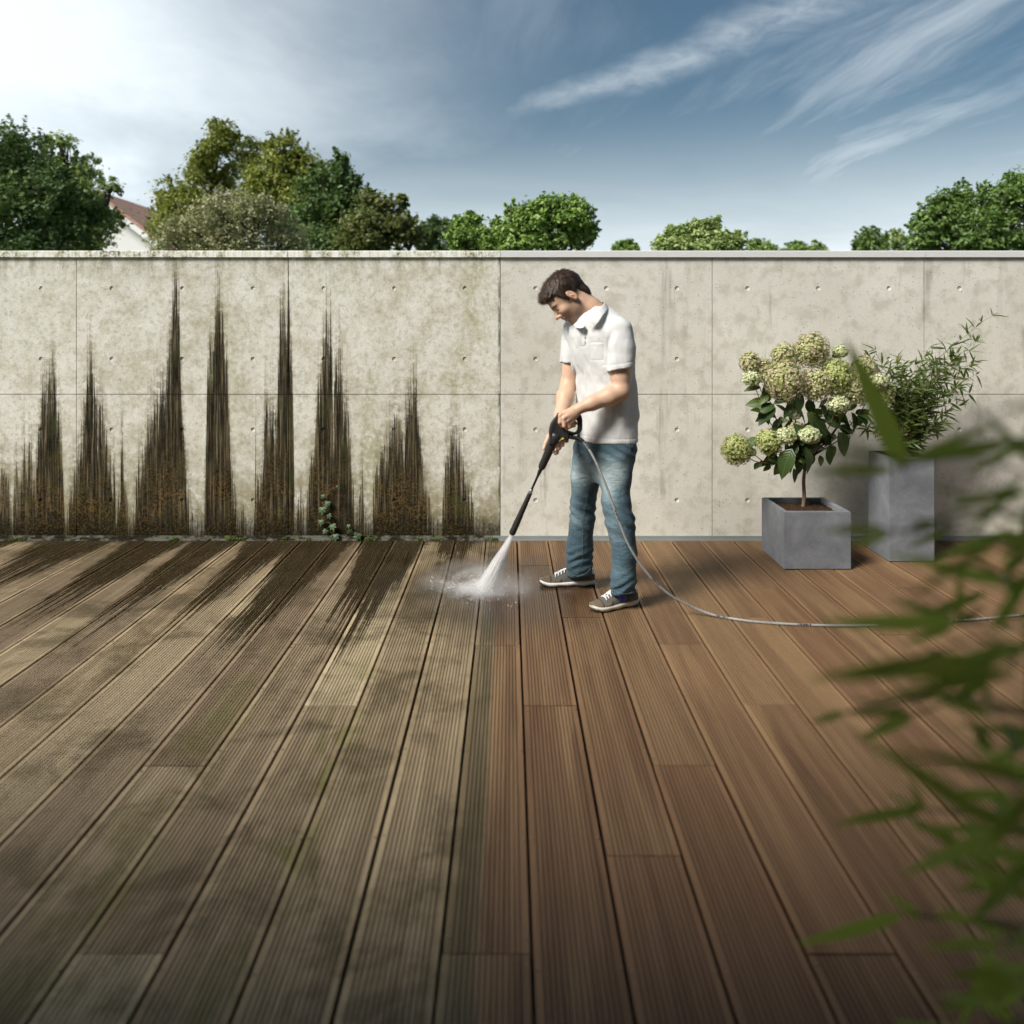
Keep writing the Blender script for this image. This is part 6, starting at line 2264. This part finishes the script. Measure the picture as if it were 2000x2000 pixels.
def build_water():
    tip = lance_pt(0.0)
    # nozzle mouth
    lo = 0.0
    for i in range(2000):
        p = lance_pt(i / 2000)
        if VPY + (CAM_H - p[2]) * FPX / p[1] >= 1042:
            tip = p; break
    ax = HIT - tip; Lj = np.linalg.norm(ax); ax = ax / Lj
    w = empty('water_jet', HIT, label='white fan of water blasting the deck with splashing drops and mist', cat='water jet')
    # the fan spreads sideways more than in depth
    sx = np.array([0.92, 0.30, 0]); sx -= ax * (sx @ ax); sx /= np.linalg.norm(sx)
    sy = np.cross(ax, sx)
    Rx = lambda t: .0105 + .078 * t ** 1.1
    Ry = lambda t: .0095 + .036 * t
    # jet: volume inside a flattened cone; object space: z along the jet (0..1), x and y in unit radius
    n, S = 10, 20
    v, f = [], []
    M = basis(sx, sy, ax, tip)
    for i in range(n + 1):
        t = i / n
        for k in range(S):
            a = 2 * PI * k / S
            v.append((1.08 * Rx(t) * math.cos(a), 1.08 * Ry(t) * math.sin(a), t * Lj * 0.995))
    for i in range(n):
        for k in range(S):
            f.append((i * S + k, i * S + (k + 1) % S, (i + 1) * S + (k + 1) % S, (i + 1) * S + k))
    f += [tuple(range(S))[::-1], tuple(n * S + k for k in range(S))]
    m, g = new_mat('water_spray')
    o = g.node('ShaderNodeTexCoord').outputs['Object']
    x, y, z = g.xyz(o)
    t = g.div(z, Lj)
    rx = g.add(.0105, g.mul(g.m('POWER', g.mx(t, 0.0), 1.1), .078)); ry = g.add(.0095, g.mul(t, .036))
    ux, uy = g.div(x, rx), g.div(y, ry)
    rr_ = g.m('SQRT', g.add(g.mul(ux, ux), g.mul(uy, uy)))
    edge = g.ss(rr_, 1.0, 0.35)
    st = g.noise(g.vec(g.mul(ux, 3.4), g.mul(uy, 2.0), g.mul(t, 0.8)), 1.6, 4, 0.65)
    st2 = g.ss(st, 0.36, 0.60)
    dens = g.mul(g.mul(edge, g.lin(st2, 0, 1, .05, 1)), g.lin(t, 0, 1, 300, 170))
    pv = g.node('ShaderNodeVolumePrincipled')
    pv.inputs['Color'].default_value = (1.0, 1.0, 1.0, 1)
    pv.inputs['Anisotropy'].default_value = 0.0
    g.put(pv.inputs['Density'], dens)
    g.nt.links.new(pv.outputs[0], g.out.inputs['Volume'])
    link('jet', mesh('jet', np.array(v), f), m, w, M)
    # torn strands inside the fan
    rs = np.random.default_rng(12)
    sb = MB()
    for i in range(75):
        a, q = rs.uniform(0, 2 * PI), rs.uniform(.1, .98) ** .5
        t0_, t1_ = sorted(rs.uniform(0.02, 1.0, 2))
        t1_ = min(1.0, max(t1_, t0_ + .25))
        pts = []
        for t_ in np.linspace(t0_, t1_, 5):
            pts.append(tip + ax * Lj * t_ + sx * Rx(t_) * q * math.cos(a) + sy * Ry(t_) * q * math.sin(a) + rs.normal(size=3) * .0006)
        sb.tube(pts, [.0003, .0008, .0010, .0008, .0003], 4)
    mst, g = new_mat('water_strands')
    b_ = principled(g, (0.95, 0.96, 0.97), 0.25, spec=0.5)
    g.put(b_.inputs['Alpha'], 0.5)
    mk('strands', sb.v, sb.f, mst, w, kind='stuff')
    # mist round the foot
    v, f = [], []
    a0, a1 = 10, 18
    for i in range(a0 + 1):
        th = PI * i / a0 / 2
        for k in range(a1):
            ph = 2 * PI * k / a1
            v.append((math.sin(th) * math.cos(ph), math.sin(th) * math.sin(ph), math.cos(th)))
    for i in range(a0):
        for k in range(a1):
            f.append((i * a1 + k, (i + 1) * a1 + k, (i + 1) * a1 + (k + 1) % a1, i * a1 + (k + 1) % a1))
    f.append(tuple(a0 * a1 + k for k in range(a1))[::-1])
    mm, g = new_mat('water_mist')
    o = g.node('ShaderNodeTexCoord').outputs['Object']
    x, y, z = g.xyz(o)
    r = g.vm('LENGTH', o)
    nn = g.noise(g.vec(g.mul(x, 1.6), g.mul(y, 1.6), g.mul(z, 1.2)), 1.5, 5, .65, .6)
    core = g.mul(g.ss(r, .38, 0.0), 24.0)
    dens = g.mul(g.ss(r, 1.0, 0.15), g.add(g.mul(g.ss(nn, .40, .66), 7.0), core))
    pv = g.node('ShaderNodeVolumePrincipled')
    pv.inputs['Color'].default_value = (0.995, 0.995, 1.0, 1)
    g.put(pv.inputs['Density'], dens)
    g.nt.links.new(pv.outputs[0], g.out.inputs['Volume'])
    o = link('mist', mesh('mist', np.array(v), f), mm, w, Matrix.Translation(HIT + [-0.05, -.02, .003]) @ Matrix.Diagonal((.40, .30, .20, 1)))
    o['kind'] = 'stuff'
    # drops and torn threads thrown out along the deck
    rng = np.random.default_rng(8)
    md, g = new_mat('water_drops')
    b = principled(g, (0.93, 0.95, 0.96), 0.15, spec=0.6)
    g.put(b.inputs['Transmission Weight'], 0.35)
    mb = MB()
    for i in range(1500):
        an = rng.uniform(0, 2 * PI)
        side = math.cos(an) * -.6 + math.sin(an) * -.7
        if rng.random() > .16 + .8 * max(0, side): continue
        rad = .03 + abs(rng.normal(.0, .105))
        p = HIT + np.array([math.cos(an) * rad * 1.2, math.sin(an) * rad * 1.0, abs(rng.normal(0, .035)) * (1 - rad * 1.5)])
        p[2] = max(p[2], .003)
        d = np.array([math.cos(an), math.sin(an), rng.uniform(-.1, .7)]) + rng.normal(size=3) * .35
        d /= np.linalg.norm(d)
        Ld = rng.uniform(.005, .026) if rng.random() < .6 else rng.uniform(.001, .003)
        w_ = rng.uniform(.0007, .0017)
        mb.tube([p, p + d * Ld * .5 + rng.normal(size=3) * .001, p + d * Ld], [w_ * .5, w_, w_ * .3], 5)
    mk('drops', mb.v, mb.f, md, w, kind='stuff')
    return w


build_water()
# ------------------------------------------------------------------ small growth on the dirty side, and the unseen house added for shade behind the viewer
def build_ivy():
    m, g = new_mat('ivy_leaf')
    r = g.rand()
    c = g.ramp(r, [(0, (0.030, 0.060, 0.022)), (1, (0.085, 0.14, 0.06))])
    leaf_shader(g, c, 0.45, 0.15)
    D = lambda dx, dy: (600 + dx * .07246, 940 + dy * .07246)
    t = empty('ivy', (wx(650), WALL_Y - .01, .03), label='small ivy sprig climbing the stained wall foot', cat='ivy')
    out = [(0, 0), (.30, -.12), (.55, .10), (.36, .30), (.50, .62), (.20, .52), (0, 1.0), (-.20, .52), (-.50, .62), (-.36, .30), (-.55, .10), (-.30, -.12)]
    v = [(0, .3, .06)] + [(a, b, -.05 * abs(a)) for a, b in out]
    f = [(0, i, i % 12 + 1) for i in range(1, 13)]
    me = mesh('leaf', np.array(v) * .034, [q for q in f], False)
    me.materials.append(m)
    L = [(440, 350, 1.0, .2), (580, 530, 1.3, -.1), (430, 690, 1.6, .1), (490, 640, .7, 1.0), (590, 870, 1.2, .5), (390, 1030, 1.3, .1), (690, 1150, 1.5, .4), (530, 1280, 1.1, -.5), (770, 1420, 1.6, .2),
         (1130, 1150, .8, .2), (1150, 1380, 1.4, 2.6), (1390, 1390, 1.7, -.2), (1300, 1380, .7, .9), (830, 105, .6, 0), (650, 1450, .6, .4)]
    mb = MB()
    pts = []
    for (dx, dy, s, rot) in L:
        u, vv = D(dx, dy)
        p = np.array([wx(u), WALL_Y - .02 - .006 * random.random(), max(wz(vv), .012)])
        x = Vector((math.cos(rot), -.15, math.sin(rot))); y = Vector((math.sin(rot), -.35, -math.cos(rot)))
        x.normalize(); y = (y - x * y.dot(x)).normalized(); z = x.cross(y)
        if z.y > 0: x, z = -x, -z
        link('leaf', me, None, t, basis(x, y, z, p, s))
        pts.append(p + [0, .008, 0])
    stem = [pts[i] for i in (0, 1, 2, 4, 5, 6, 7, 8)]
    mb.tube(spline(stem, 4), .0016, 5)
    mb.tube(spline([pts[8], (pts[8] + pts[10]) / 2 + [0, 0, -.01], pts[10], pts[11]], 4), .0016, 5)
    mb.tube([pts[13], pts[0]], .0012, 5); mb.tube([pts[9], pts[10]], .0012, 5)
    mk('stem', mb.v, mb.f, M_CULM, t)


def build_moss():
    rng = np.random.default_rng(4)
    C, N = [], []
    for (u0, u1) in ((20, 52), (335, 350), (443, 480), (553, 562), (713, 734), (815, 825), (960, 972), (600, 606), (405, 410)):
        k = int((u1 - u0) * 9)
        for i in range(k):
            C.append((wx(rng.uniform(u0, u1)), WALL_Y - .013 - rng.uniform(0, .012), rng.uniform(.004, .022)))
            n = rng.normal(size=3) + [0, -.7, .8]; N.append(n / np.linalg.norm(n))
    V, F = leaves_vf(np.array(C), np.array(N), .008, rng)
    m = mat_leaf('moss', [(0.05, 0.085, 0.012), (0.10, 0.15, 0.02), (0.17, 0.22, 0.04)], .2)
    mk('moss', V, F, m, None, False, kind='stuff', label='bright green moss tufts along the dirty edge strip', cat='moss')


def build_shade_house():
    """unseen house added behind the viewer so that its roof shades the near deck"""
    m = mat_plain('shade_house_render', (0.62, 0.60, 0.56), 0.9, 0, 0.05, 3)
    m2 = mat_plain('shade_eaves_boards', (0.30, 0.21, 0.13), 0.8, 0, 0.2, 8)
    h = empty('house', (0, -2.4, 0), label='unseen house added behind the terrace to shade the near deck', cat='house')
    mk('wall', *_boxvf(-9, 9, -5.5, -2.4, -.16, 2.9), m, h, smooth=False)
    v = [(-9.5, 0.38, 2.75), (-0.9, 0.38, 2.75), (1.8, 2.5, 2.75), (9.5, 2.5, 2.75), (9.5, -6, 2.75), (-9.5, -6, 2.75)]  # added roof outline, slanted to shade the near and right deck
    v += [(p[0], p[1], 3.0) for p in v]
    f = [tuple(range(6))[::-1], tuple(range(6, 12))] + [(i, (i + 1) % 6, (i + 1) % 6 + 6, i + 6) for i in range(6)]
    mk('shade_eaves', v, f, m2, h, smooth=False)


build_ivy()
build_moss()
build_shade_house()
